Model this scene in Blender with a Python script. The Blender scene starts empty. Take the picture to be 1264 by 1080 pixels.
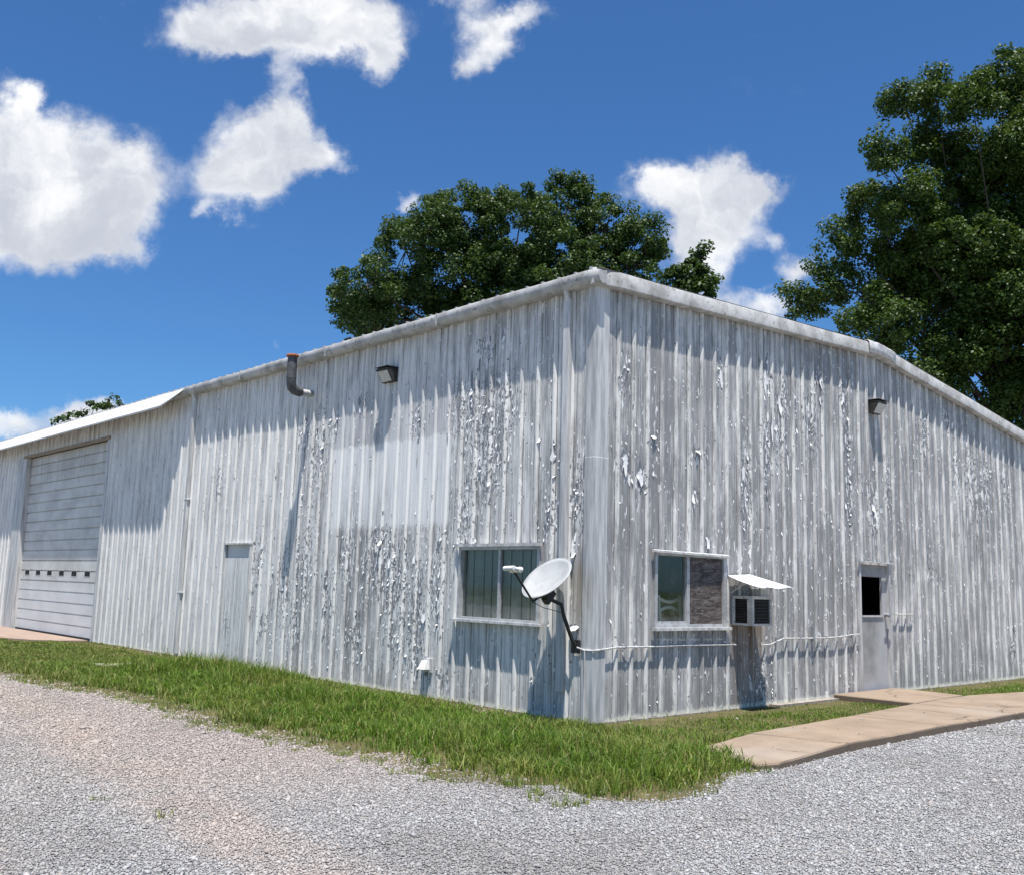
import bpy, math, random
import numpy as np
from mathutils import Vector, Matrix, noise as mnoise

random.seed(11)
RNG = np.random.default_rng(7)
scene = bpy.context.scene
C = scene.collection

# ------------------------------------------------------------------ camera
cam_d = bpy.data.cameras.new("camera")
cam = bpy.data.objects.new("camera", cam_d)
C.objects.link(cam)
scene.camera = cam
FW = Vector((-0.7288902, 0.66821109, 0.14904029))
RT = Vector((0.67865857, 0.73389462, 0.02865705))
UP = Vector((0.09023091, -0.12203532, 0.98841579)) - Vector((0, 0, 0))
UP = RT.cross(FW).normalized()
cam.matrix_world = Matrix(((RT.x, UP.x, -FW.x, 8.16813788),
                           (RT.y, UP.y, -FW.y, -8.88974933),
                           (RT.z, UP.z, -FW.z, 1.6),
                           (0, 0, 0, 1)))
cam_d.sensor_width = 36.0
cam_d.sensor_fit = 'HORIZONTAL'
cam_d.lens = 1214.4 / 1264 * 36
cam_d.clip_end = 3000
cam_d.clip_start = 0.05

# ------------------------------------------------------------------ light
SUN = Vector((0.21, -0.17, 1.0)).normalized()
sun_el = math.asin(SUN.z)
sun_rot = math.atan2(SUN.x, SUN.y)
sd = bpy.data.lights.new("sun", 'SUN')
sd.energy = 5.0
sd.angle = math.radians(0.53)
sd.color = (1.0, 0.96, 0.9)
so = bpy.data.objects.new("sun", sd)
C.objects.link(so)
so.rotation_euler = SUN.to_track_quat('Z', 'Y').to_euler()
so.location = (0, 0, 30)

scene.view_settings.view_transform = 'Standard'
scene.view_settings.look = 'None'
scene.view_settings.exposure = 0.66
scene.view_settings.gamma = 1.0


# ------------------------------------------------------------------ node helper
class NT:
    def __init__(self, tree):
        self.t = tree
        self.n = tree.nodes
        self.l = tree.links

    def new(self, typ, **kw):
        nd = self.n.new(typ)
        for k, v in kw.items():
            setattr(nd, k, v)
        return nd

    def put(self, sock, v):
        if isinstance(v, bpy.types.NodeSocket):
            self.l.new(v, sock)
        elif v is not None:
            if isinstance(v, (tuple, list)) and len(v) == 3 and sock.type == 'RGBA':
                v = (*v, 1)
            sock.default_value = v

    def m(self, op, a, b=None, c=None, clamp=False):
        nd = self.new('ShaderNodeMath', operation=op, use_clamp=clamp)
        self.put(nd.inputs[0], a)
        if b is not None: self.put(nd.inputs[1], b)
        if c is not None: self.put(nd.inputs[2], c)
        return nd.outputs[0]

    def vm(self, op, a, b=None, c=None, out=0):
        nd = self.new('ShaderNodeVectorMath', operation=op)
        self.put(nd.inputs[0], a)
        if b is not None: self.put(nd.inputs[1], b)
        if c is not None: self.put(nd.inputs[2], c)
        return nd.outputs[out]

    def noise(self, vec, scale, detail=4, rough=0.55, out='Fac', dist=0.0):
        nd = self.new('ShaderNodeTexNoise')
        self.put(nd.inputs['Vector'], vec)
        nd.inputs['Scale'].default_value = scale
        nd.inputs['Detail'].default_value = detail
        nd.inputs['Roughness'].default_value = rough
        nd.inputs['Distortion'].default_value = dist
        return nd.outputs[out]

    def vor(self, vec, scale, feature='F1', out='Distance'):
        nd = self.new('ShaderNodeTexVoronoi', feature=feature)
        self.put(nd.inputs['Vector'], vec)
        nd.inputs['Scale'].default_value = scale
        return nd.outputs[out]

    def rng(self, v, a, b, c=0.0, d=1.0, smooth=True):
        nd = self.new('ShaderNodeMapRange', interpolation_type='SMOOTHSTEP' if smooth else 'LINEAR')
        self.put(nd.inputs[0], v)
        for i, x in enumerate((a, b, c, d)):
            self.put(nd.inputs[i + 1], x)
        return nd.outputs[0]

    def mix(self, f, a, b, mode='MIX'):
        nd = self.new('ShaderNodeMix', data_type='RGBA', blend_type=mode)
        self.put(nd.inputs[0], f)
        self.put(nd.inputs[6], a)
        self.put(nd.inputs[7], b)
        return nd.outputs[2]

    def sep(self, v):
        nd = self.new('ShaderNodeSeparateXYZ')
        self.put(nd.inputs[0], v)
        return nd.outputs

    def comb(self, x, y, z):
        nd = self.new('ShaderNodeCombineXYZ')
        for i, v in enumerate((x, y, z)):
            self.put(nd.inputs[i], v)
        return nd.outputs[0]

    def pos(self):
        return self.new('ShaderNodeNewGeometry').outputs['Position']

    def scl(self, v, s):
        return self.vm('MULTIPLY', v, tuple(s))

    def bump(self, h, strength=0.3, dist=0.01):
        nd = self.new('ShaderNodeBump')
        nd.inputs['Strength'].default_value = strength
        nd.inputs['Distance'].default_value = dist
        self.put(nd.inputs['Height'], h)
        return nd.outputs[0]


def mat(name, base=(0.5, 0.5, 0.5), rough=0.6, metal=0.0, spec=0.5):
    m = bpy.data.materials.new(name)
    m.use_nodes = True
    nt = NT(m.node_tree)
    b = m.node_tree.nodes['Principled BSDF']
    nt.put(b.inputs['Base Color'], base)
    b.inputs['Roughness'].default_value = rough
    b.inputs['Metallic'].default_value = metal
    b.inputs['Specular IOR Level'].default_value = spec
    return m, nt, b


def worn(name, c1, c2, scale=8, rough=0.6, metal=0.0, sz=(1, 1, 1), bump=0.15, spots=None):
    """two-tone weathered procedural material"""
    m, nt, b = mat(name, c1, rough, metal, 0.35)
    P = nt.scl(nt.pos(), sz)
    n = nt.noise(P, scale, 6, 0.65)
    col = nt.mix(nt.rng(n, 0.35, 0.68), c1, c2)
    if spots:
        s = nt.noise(P, scale * 5, 3, 0.5)
        col = nt.mix(nt.rng(s, 0.62, 0.7), col, spots)
    nt.put(b.inputs['Base Color'], col)
    nt.put(b.inputs['Roughness'], nt.rng(n, 0.2, 0.8, rough - 0.1, rough + 0.15))
    nt.put(b.inputs['Normal'], nt.bump(n, bump, 0.01))
    return m


# ------------------------------------------------------------------ world
world = bpy.data.worlds.new("World")
scene.world = world
world.use_nodes = True
wt = NT(world.node_tree)
world.node_tree.nodes.clear()
sky = wt.new('ShaderNodeTexSky', sky_type='NISHITA', sun_disc=False)
sky.sun_elevation = sun_el
sky.sun_rotation = sun_rot
sky.altitude = 100
sky.air_density = 1.0
sky.dust_density = 0.6
sky.ozone_density = 2.2
D = wt.new('ShaderNodeTexCoord').outputs['Generated']
dF = wt.vm('DOT_PRODUCT', D, tuple(FW), out=1)
dR = wt.vm('DOT_PRODUCT', D, tuple(RT), out=1)
dU = wt.vm('DOT_PRODUCT', D, tuple(UP), out=1)
dFc = wt.m('MAXIMUM', dF, 0.08)
cu = wt.m('DIVIDE', dR, dFc)
cv = wt.m('DIVIDE', dU, dFc)
cp = wt.comb(cu, cv, 0.0)
wn1 = wt.noise(cp, 7.0, 6, 0.62, out='Color')
warp = wt.vm('SUBTRACT', wn1, (0.5, 0.5, 0.5))
cpw = wt.vm('MULTIPLY_ADD', warp, (0.11, 0.11, 0.0), cp)
wn2 = wt.noise(cp, 38.0, 5, 0.6, out='Color')
cpw = wt.vm('MULTIPLY_ADD', wt.vm('SUBTRACT', wn2, (0.5, 0.5, 0.5)), (0.028, 0.028, 0.0), cpw)
CL = [(20, 215, 95, 85, 1.3), (110, 205, 85, 62, 1.2), (60, 265, 80, 52, 1.1), (165, 235, 55, 50, 1.1), (150, 300, 48, 34, .8),
      (28, 122, 24, 26, 1.0), (-60, 240, 70, 80, 1.3),
      (340, 10, 110, 44, 1.3), (425, 26, 70, 40, 1.2), (265, 20, 60, 34, 1.0), (480, 62, 24, 30, .75), (360, 92, 26, 30, .6),
      (320, 180, 62, 50, 1.2), (300, 225, 46, 38, 1.0), (396, 190, 42, 28, 1.0), (352, 140, 34, 30, .75), (275, 272, 20, 14, .5),
      (600, 45, 36, 32, .9), (580, 92, 26, 28, .8), (625, 8, 70, 18, .8), (560, -30, 60, 20, .7),
      (875, 235, 72, 40, 1.15), (818, 232, 48, 32, 1.0), (935, 228, 40, 34, 1.0), (865, 285, 62, 42, 1.1), (850, 335, 44, 40, .9),
      (962, 288, 20, 16, .6), (985, 328, 34, 18, .8), (950, 368, 46, 18, .75), (900, 385, 60, 16, .6),
      (128, 492, 34, 20, 1.0), (95, 510, 40, 18, .9), (15, 530, 50, 20, .8), (495, 247, 16, 14, .6), (350, 425, 12, 9, .42)]
acc = None; accy = None
for (x, y, rx, ry, w) in CL:
    ux, uy = (x - 632) / 1214.4, (540 - y) / 1214.4
    sx, sy = 1214.4 / rx, 1214.4 / ry
    q = wt.vm('MULTIPLY_ADD', cpw, (sx, sy, 0.0), (-ux * sx, -uy * sy, 0.0))
    d2 = wt.vm('DOT_PRODUCT', q, q, out=1)
    e = wt.m('POWER', 0.33, d2)
    acc = wt.m('MULTIPLY', e, w) if acc is None else wt.m('MULTIPLY_ADD', e, w, acc)
    qy = wt.m('MULTIPLY', e, wt.vm('DOT_PRODUCT', q, (0, w, 0), out=1))
    accy = qy if accy is None else wt.m('ADD', accy, qy)
fr = wt.noise(cp, 16.0, 8, 0.62)
fr2 = wt.noise(cp, 5.0, 4, 0.55)
dens = wt.m('ADD', acc, wt.m('MULTIPLY', wt.m('SUBTRACT', fr, 0.5), 1.15))
cover = wt.rng(dens, 0.20, 0.98)
# thin wisps of vapour anywhere
wisp = wt.m('MULTIPLY', wt.rng(wt.noise(wt.scl(cp, (1, 1.6, 1)), 5.5, 8, 0.7), 0.6, 0.9), 0.12)
front = wt.rng(dF, 0.1, 0.3)
cover = wt.m('MULTIPLY', cover, front)
# sky behind the viewer: a scatter of generic clouds
gen = wt.rng(wt.noise(D, 3.2, 7, 0.55), 0.56, 0.68)
cover = wt.m('MAXIMUM', cover, wt.m('MULTIPLY', gen, wt.m('SUBTRACT', 1.0, front)))
cover = wt.m('MAXIMUM', cover, wisp)
# thick cloud bodies are a little greyer in the folds
fold = wt.noise(cpw, 9.0, 6, 0.6)
shade = wt.rng(fold, 0.35, 0.68)
thick = wt.rng(acc, 0.5, 1.3)
ccol = wt.mix(shade, (5.8, 6.1, 6.8), (9.8, 9.85, 9.9))
hrel = wt.m('DIVIDE', accy, wt.m('MAXIMUM', acc, .05))
under = wt.rng(wt.m('ADD', hrel, wt.m('MULTIPLY', wt.m('SUBTRACT', fold, .5), 1.6)), .45, -.75)
ccol = wt.mix(wt.m('MULTIPLY', wt.m('MULTIPLY', under, thick), 0.75), ccol, (5.3, 5.6, 6.3))
skyc = wt.mix(1.0, sky.outputs[0], (0.47, 0.84, 1.22), 'MULTIPLY')
fin = wt.mix(wt.m('MULTIPLY', cover, 0.97), skyc, ccol)
bg = wt.new('ShaderNodeBackground')
wt.put(bg.inputs[0], fin)
bg.inputs[1].default_value = 0.070
wo = wt.new('ShaderNodeOutputWorld')
wt.l.new(bg.outputs[0], wo.inputs[0])


# ------------------------------------------------------------------ mesh helpers
class MB:
    def __init__(self):
        self.v, self.f, self.mi = [], [], []

    def face(self, idx, mi=0):
        self.f.append(tuple(idx)); self.mi.append(mi)

    def poly(self, pts, mi=0):
        b = len(self.v)
        self.v += [tuple(p) for p in pts]
        self.face(range(b, b + len(pts)), mi)

    def hexa(self, c8, mi=0):
        b = len(self.v)
        self.v += [tuple(p) for p in c8]
        for q in ((0, 3, 2, 1), (4, 5, 6, 7), (0, 1, 5, 4), (1, 2, 6, 5), (2, 3, 7, 6), (3, 0, 4, 7)):
            self.face([b + i for i in q], mi)

    def box(self, x0, x1, y0, y1, z0, z1, mi=0):
        self.hexa([(x0, y0, z0), (x1, y0, z0), (x1, y1, z0), (x0, y1, z0),
                   (x0, y0, z1), (x1, y0, z1), (x1, y1, z1), (x0, y1, z1)], mi)

    def wbox(self, w, s0, s1, p0, p1, z0, z1, mi=0):
        q = [W(w, s, p, z) for (s, p, z) in ((s0, p0, z0), (s1, p0, z0), (s1, p1, z0), (s0, p1, z0),
                                             (s0, p0, z1), (s1, p0, z1), (s1, p1, z1), (s0, p1, z1))]
        self.hexa(q, mi)

    def extrude(self, prof, pts_fn, ts, mi=0, cap=True):
        """prof: closed list of 2d; pts_fn(t, a, b) -> 3d"""
        b = len(self.v); n = len(prof)
        for t in ts:
            for (a, c) in prof:
                self.v.append(tuple(pts_fn(t, a, c)))
        for i in range(len(ts) - 1):
            for j in range(n):
                k = (j + 1) % n
                self.face([b + i * n + j, b + i * n + k, b + (i + 1) * n + k, b + (i + 1) * n + j], mi)
        if cap:
            self.face([b + j for j in range(n)][::-1], mi)
            self.face([b + (len(ts) - 1) * n + j for j in range(n)], mi)

    def tube(self, pts, rad, n=10, mi=0, cap=True):
        pts = [Vector(p) for p in pts]
        if not isinstance(rad, (list, tuple)): rad = [rad] * len(pts)
        b = len(self.v)
        ref = None
        for i, p in enumerate(pts):
            t = (pts[min(i + 1, len(pts) - 1)] - pts[max(i - 1, 0)]).normalized()
            if ref is None:
                ref = Vector((0, 0, 1)) if abs(t.z) < 0.9 else Vector((1, 0, 0))
            u = (ref - t * ref.dot(t)).normalized(); v = t.cross(u); ref = u
            for k in range(n):
                a = 2 * math.pi * k / n
                self.v.append(tuple(p + (u * math.cos(a) + v * math.sin(a)) * rad[i]))
        for i in range(len(pts) - 1):
            for k in range(n):
                k2 = (k + 1) % n
                self.face([b + i * n + k, b + i * n + k2, b + (i + 1) * n + k2, b + (i + 1) * n + k], mi)
        if cap:
            self.face([b + k for k in range(n)][::-1], mi)
            self.face([b + (len(pts) - 1) * n + k for k in range(n)], mi)

    def build(self, name, mats, parent=None, smooth=False, bevel=0):
        me = bpy.data.meshes.new(name)
        me.from_pydata(self.v, [], self.f)
        if not isinstance(mats, (list, tuple)): mats = [mats]
        for m in mats: me.materials.append(m)
        me.polygons.foreach_set('material_index', self.mi)
        if smooth: me.polygons.foreach_set('use_smooth', [True] * len(self.f))
        me.update()
        import bmesh
        bm = bmesh.new(); bm.from_mesh(me)
        bmesh.ops.recalc_face_normals(bm, faces=bm.faces)
        bm.to_mesh(me); bm.free()
        o = bpy.data.objects.new(name, me)
        C.objects.link(o)
        if bevel:
            md = o.modifiers.new("bevel", 'BEVEL'); md.width = bevel; md.segments = 2; md.limit_method = 'ANGLE'
        if smooth:
            try:
                me.set_sharp_from_angle(angle=math.radians(40))
            except Exception:
                pass
        if parent: o.parent = parent
        return o


def npmesh(name, V, Fc, mats, parent=None, k=3, mi=None):
    """fast mesh from arrays; every face has k corners"""
    me = bpy.data.meshes.new(name)
    nf = len(Fc)
    me.vertices.add(len(V)); me.vertices.foreach_set('co', np.asarray(V, np.float32).ravel())
    me.loops.add(nf * k); me.loops.foreach_set('vertex_index', np.asarray(Fc, np.int32).ravel())
    me.polygons.add(nf)
    me.polygons.foreach_set('loop_start', np.arange(0, nf * k, k, dtype=np.int32))
    me.polygons.foreach_set('loop_total', np.full(nf, k, np.int32))
    if not isinstance(mats, (list, tuple)): mats = [mats]
    for m in mats: me.materials.append(m)
    if mi is not None: me.polygons.foreach_set('material_index', np.asarray(mi, np.int32))
    me.update(calc_edges=True)
    o = bpy.data.objects.new(name, me); C.objects.link(o)
    if parent: o.parent = parent
    return o


def W(w, s, p, z):
    """wall coordinates: s along the wall, p outwards, z up.  A = long eave wall, B = gable wall"""
    return (s, -p, z) if w == 'A' else (p, s, z)


def tag(o, label=None, cat=None, group=None, kind=None):
    if label: o['label'] = label
    if cat: o['category'] = cat
    if group: o['group'] = group
    if kind: o['kind'] = kind
    return o


def empty(name, loc, label, cat, group=None):
    o = bpy.data.objects.new(name, None); C.objects.link(o)
    o.location = loc
    o.empty_display_size = 0.3
    return tag(o, label, cat, group)


def adopt(child, parent):
    """keep the child's world placement under an empty that is moved off the origin"""
    child.parent = parent
    child.matrix_parent_inverse = Matrix.Translation(parent.location).inverted()
    return child


# ------------------------------------------------------------------ materials
PEEL_A = [(-10.11, 3.47, 0.22, 0.30), (-6.95, 4.08, 0.22, 0.3), (-6.39, 3.75, 0.3, 0.6), (-6.04, 4.13, 0.2, 0.28), (-3.67, 4.03, 0.2, 0.3), (-5.11, 4.44, 0.15, 0.2),
          (-2.44, 4.07, 0.45, 0.41), (-1.74, 4.0, 0.37, 0.45), (-2.05, 3.4, 0.51, 0.68), (-0.75, 2.46, 0.18, 0.26), (-0.25, 2.85, 0.14, 0.41), (-0.18, 2.35, 0.11, 0.4),
          (-2.44, 2.52, 0.27, 0.57), (-4.55, 1.95, 0.5, 0.5), (-4.0, 1.59, 0.45, 0.75), (-3.48, 1.36, 0.33, 0.75), (-3.02, 1.61, 0.25, 0.7), (-5.34, 1.95, 0.3, 0.52),
          (-6.58, 1.95, 0.31, 0.82), (-7.34, 1.53, 0.28, 0.7), (-6.85, 0.85, 0.26, 0.41), (-8.26, 1.95, 0.21, 0.59), (-7.96, 0.8, 0.23, 0.28), (-4.99, 0.69, 0.22, 0.37),
          (-4.03, 0.75, 0.16, 0.35), (-3.53, 0.66, 0.19, 0.46), (-2.13, 4.91, 0.26, 0.21), (-9.34, 0.74, 0.15, 0.3), (-2.83, 0.3, 0.18, 0.2), (-5.8, 1.29, 0.19, 0.52), (-0.48, 3.28, 0.11, 0.21)]
PEEL_B = [(0.55, 4.3, 0.13, 0.32), (0.54, 3.09, 0.16, 0.21), (0.89, 3.02, 0.16, 0.21), (1.09, 3.52, 0.13, 0.09), (2.06, 3.47, 0.18, 0.09), (2.63, 4.71, 0.14, 0.19),
          (3.77, 4.78, 0.15, 0.25), (4.21, 4.47, 0.23, 0.38), (4.08, 3.95, 0.22, 0.5), (5.34, 5.03, 0.2, 0.2), (6.06, 4.88, 0.27, 0.35), (6.26, 3.53, 0.21, 0.54),
          (6.94, 3.32, 0.23, 0.42), (7.0, 2.91, 0.23, 0.28), (7.53, 3.51, 0.18, 0.43), (9.01, 4.56, 0.2, 0.54), (9.09, 2.16, 0.2, 0.33), (11.11, 4.0, 0.47, 0.82),
          (11.68, 3.88, 0.32, 0.67), (10.01, 5.0, 0.18, 0.32), (5.02, 4.32, 0.29, 0.66), (3.22, 3.13, 0.2, 0.71), (2.33, 2.26, 0.09, 0.11), (6.16, 4.2, 0.16, 0.41),
          (3.75, 3.66, 0.17, 0.73), (12.76, 0.63, 0.17, 0.2), (3.59, 0.35, 0.25, 0.28), (6.23, 2.86, 0.16, 0.4), (10.37, 4.08, 0.18, 0.48), (12.73, 3.98, 0.22, 0.52), (2.06, 2.91, 0.09, 0.11)]


def wall_material(name, w, bias):
    m, nt, b = mat(name, (0.6, 0.6, 0.62), 0.5, 0.0, 0.35)
    P = nt.pos()
    X = nt.sep(P)
    s = X[0] if w == 'A' else X[1]
    z = X[2]
    q = nt.comb(s, 0.0, z)
    paint = nt.mix(nt.rng(nt.noise(nt.scl(q, (2.2, 1, .5)), 1.6, 5, .6), .3, .7), (0.80, 0.785, 0.75), (0.66, 0.65, 0.625))
    # worn, chalky vertical streaks
    st1 = nt.noise(nt.scl(q, (9, 1, .35)), 1.8, 6, .62)
    st2 = nt.noise(nt.scl(q, (26, 1, .9)), 2.2, 5, .6)
    big = nt.noise(nt.scl(q, (1, 1, .6)), .55, 3, .5)
    v = nt.m('ADD', nt.m('ADD', nt.m('MULTIPLY', st1, .55), nt.m('MULTIPLY', st2, .35)), nt.m('MULTIPLY', big, .35))
    s0_, pt_ = (-2.9, .3105) if w == 'A' else (.41, .2925)
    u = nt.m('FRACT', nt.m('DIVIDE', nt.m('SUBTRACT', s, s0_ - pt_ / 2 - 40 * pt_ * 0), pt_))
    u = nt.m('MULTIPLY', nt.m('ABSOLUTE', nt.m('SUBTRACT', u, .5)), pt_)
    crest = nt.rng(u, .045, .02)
    wn = nt.new('ShaderNodeTexWhiteNoise', noise_dimensions='1D')
    nt.put(wn.inputs['W'], nt.m('FLOOR', nt.m('DIVIDE', nt.m('SUBTRACT', s, s0_), pt_)))
    blot = nt.noise(nt.scl(q, (2.6, 1, .8)), 1.5, 5, .6, dist=.4)
    v = nt.m('ADD', v, nt.m('MULTIPLY', nt.m('SUBTRACT', wn.outputs[0], .5), .06))
    v = nt.m('ADD', v, nt.m('MULTIPLY', nt.m('SUBTRACT', blot, .5), .44))
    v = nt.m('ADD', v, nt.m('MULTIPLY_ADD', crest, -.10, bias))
    if w == 'A':
        v = nt.m('ADD', v, nt.m('MULTIPLY', nt.rng(s, -5.5, -10.0), -.09))
    col = nt.mix(nt.rng(v, .52, .80), paint, (0.275, 0.27, 0.265))
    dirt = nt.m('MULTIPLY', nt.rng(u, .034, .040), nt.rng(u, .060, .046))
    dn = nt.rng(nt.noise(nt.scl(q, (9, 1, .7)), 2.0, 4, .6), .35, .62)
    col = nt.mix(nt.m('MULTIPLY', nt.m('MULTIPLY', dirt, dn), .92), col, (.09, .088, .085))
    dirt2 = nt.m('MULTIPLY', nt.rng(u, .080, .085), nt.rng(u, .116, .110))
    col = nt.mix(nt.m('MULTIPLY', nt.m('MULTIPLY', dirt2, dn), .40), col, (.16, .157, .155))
    # bare galvanised patches and fine streaks
    st3 = nt.noise(nt.scl(q, (34, 1, 2.2)), 2.0, 6, .7)
    col = nt.mix(nt.m('MULTIPLY', nt.rng(nt.m('ADD', st3, nt.m('MULTIPLY', bias, .5)), .57, .68), .7), col, (0.20, 0.20, 0.205))
    # regional chipping
    reg = None
    for (a, c, ra, rc) in (PEEL_A if w == 'A' else PEEL_B):
        qq = nt.vm('MULTIPLY_ADD', q, (1 / ra, 0, .8 / rc), (-a / ra, 0, -c * .8 / rc))
        e = nt.m('POWER', .35, nt.vm('DOT_PRODUCT', qq, qq, out=1))
        reg = e if reg is None else nt.m('MAXIMUM', reg, e)
    chip = nt.noise(nt.scl(q, (1.5, 1, .55)), 24, 5, .6, dist=.6)
    chip2 = nt.noise(nt.scl(q, (1.2, 1, .5)), 60, 3, .6)
    cm = nt.rng(nt.m('ADD', nt.m('ADD', chip, nt.m('MULTIPLY', reg, .17)), nt.m('MULTIPLY', chip2, .16)), .735, .765)
    col = nt.mix(nt.m('MULTIPLY', cm, .9), col, (0.15, 0.155, 0.17))
    # remnants of thick white paint in the peeling zones
    reg = nt.m('MAXIMUM', reg, nt.rng(big, .35, .65, .0, .45))
    rem = nt.noise(nt.scl(q, (1.8, 1, .45)), 13, 5, .6, dist=.8)
    rm = nt.rng(nt.m('ADD', nt.m('MULTIPLY', reg, .125), rem), .655, .68)
    col = nt.mix(nt.m('MULTIPLY', rm, .9), col, (0.82, 0.81, 0.79))
    if w == 'A':
        # rectangle of newer white paint with ragged edge
        jit = nt.m('MULTIPLY', nt.m('SUBTRACT', nt.noise(nt.scl(q, (6, 1, 3)), 2.5, 4, .6), .5), .22)
        sj = nt.m('ADD', s, jit); zj = nt.m('ADD', z, jit)
        rect = nt.m('MULTIPLY', nt.m('MULTIPLY', nt.rng(sj, -5.99, -5.92), nt.rng(sj, -2.75, -2.85)),
                    nt.m('MULTIPLY', nt.rng(zj, 2.38, 2.52), nt.rng(zj, 3.82, 3.72)))
        col = nt.mix(nt.m('MULTIPLY', rect, nt.rng(v, .90, .60, .12, .85)), col, (0.76, 0.755, 0.74))
        # older greyer strip above it
        r2 = nt.m('MULTIPLY', nt.m('MULTIPLY', nt.rng(sj, -6.2, -6.0), nt.rng(sj, -2.6, -3.0)),
                  nt.m('MULTIPLY', nt.rng(zj, 3.74, 3.82), nt.rng(zj, 4.9, 4.3)))
        col = nt.mix(nt.m('MULTIPLY', r2, .35), col, (0.42, 0.43, 0.46))
        # brown staining under the gutter / canopy
        top = nt.m('MULTIPLY', nt.rng(z, 4.75, 5.35), nt.rng(nt.noise(nt.scl(q, (8, 1, .6)), 2.5, 4, .6), .38, .62))
        left = nt.rng(s, -10.5, -12.5, .45, 1.15)
        col = nt.mix(nt.m('MULTIPLY', nt.m('MULTIPLY', top, left), .75), col, (0.24, 0.20, 0.16))
        # rusty drain stain near the dish
        ds = nt.m('MULTIPLY', nt.m('MULTIPLY', nt.rng(s, -.34, -.26), nt.rng(s, -.14, -.20)), nt.m('MULTIPLY', nt.rng(z, .9, 1.3), nt.rng(z, 2.5, 1.9)))
        col = nt.mix(nt.m('MULTIPLY', ds, .5), col, (0.30, 0.26, 0.22))
    else:
        top = nt.m('MULTIPLY', nt.rng(z, 5.0, 5.6), nt.rng(nt.noise(nt.scl(q, (7, 1, 1)), 2.2, 4, .6), .45, .62))
        col = nt.mix(nt.m('MULTIPLY', top, .5), col, (0.27, 0.24, 0.21))
        # drips of rust and algae under the cooler
        ac = nt.m('MULTIPLY', nt.m('MULTIPLY', nt.rng(s, 2.78, 2.9), nt.rng(s, 3.8, 3.4)), nt.rng(z, 1.2, .3, 1.0, .35))
        ac = nt.m('MULTIPLY', ac, nt.rng(z, 1.32, 1.2))
        ac = nt.m('MULTIPLY', ac, nt.rng(nt.noise(nt.scl(q, (12, 1, .6)), 2, 4, .6), .3, .6))
        col = nt.mix(ac, col, (0.15, 0.09, 0.05))
        bl = nt.m('MULTIPLY', nt.m('MULTIPLY', nt.rng(s, 3.2, 3.5), nt.rng(s, 4.0, 3.6)), nt.rng(z, 1.0, .3))
        bl = nt.m('MULTIPLY', bl, nt.rng(nt.noise(nt.scl(q, (1, 1, .8)), 30, 3, .5), .55, .62))
        col = nt.mix(bl, col, (0.05, 0.05, 0.05))
    # pale crust and splash at the foot
    zn = nt.m('ADD', z, nt.m('MULTIPLY', nt.m('SUBTRACT', nt.noise(q, 9, 4, .6), .5), .10))
    col = nt.mix(nt.rng(zn, .09, .04, 0, .8), col, (0.72, 0.71, 0.62))
    col = nt.mix(nt.rng(zn, .025, .0, 0, .9), col, (0.16, 0.13, 0.10))
    # screw heads / pin specks
    sp = nt.vor(nt.scl(q, (1, 1, .7)), 5.5)
    col = nt.mix(nt.rng(sp, .07, .05, 0, .7), col, (0.12, 0.115, 0.11))
    nt.put(b.inputs['Base Color'], col)
    nt.put(b.inputs['Roughness'], nt.rng(v, .5, .8, .55, .42))
    hb = nt.m('ADD', nt.m('MULTIPLY', cm, -1.0), nt.m('ADD', rm, nt.m('MULTIPLY', st3, .6)))
    nt.put(b.inputs['Normal'], nt.bump(hb, .55, .0025))
    return m


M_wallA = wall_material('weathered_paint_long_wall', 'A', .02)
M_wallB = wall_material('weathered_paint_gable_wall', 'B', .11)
M_trim = worn('weathered_white_trim', (.62, .615, .60), (.33, .33, .33), 5, .5, 0, (3, 3, .25), .1)
M_gutter = worn('gutter_white', (.48, .475, .465), (.27, .265, .255), 3.5, .6, 0, (1, 1, 1), .25, (.20, .18, .16))
M_soffit = worn('canopy_white', (.72, .72, .71), (.60, .60, .59), 3, .5)
M_roof = worn('galvanised_roof', (.36, .36, .37), (.26, .25, .24), 2, .5, .2)
M_flake = worn('loose_white_paint', (.84, .83, .81), (.74, .73, .71), 30, .6)
M_bare = worn('bare_metal', (.15, .155, .17), (.28, .285, .305), 25, .45, .2, (3, 3, .6))
M_dark = worn('dark_bronze', (.03, .028, .026), (.055, .05, .045), 12, .45)
M_blackm = worn('black_pole', (.018, .018, .02), (.035, .035, .036), 20, .4)
M_dish = worn('dish_grey', (.40, .41, .41), (.33, .335, .34), 6, .5)
M_concrete = None
M_alu = worn('window_aluminium', (.52, .52, .52), (.36, .36, .36), 10, .45, .3)
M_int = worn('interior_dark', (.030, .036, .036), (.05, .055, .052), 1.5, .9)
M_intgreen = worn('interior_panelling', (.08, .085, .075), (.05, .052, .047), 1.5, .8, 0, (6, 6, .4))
M_blind = worn('grey_blind', (.30, .31, .295), (.20, .21, .20), 5, .7, 0, (4, 4, .3))
M_chair = worn('white_resin', (.75, .77, .75), (.66, .68, .66), 5, .4)
M_rust = worn('rust', (.22, .07, .03), (.34, .13, .06), 25, .8)
M_steel = worn('zinc', (.45, .46, .47), (.3, .3, .31), 14, .4, .5)
M_wood = worn('desk_wood', (.10, .06, .035), (.06, .035, .02), 8, .6, 0, (1, 8, 8))
M_black, _, _ = mat('black_void', (.008, .008, .009), .9)


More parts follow.
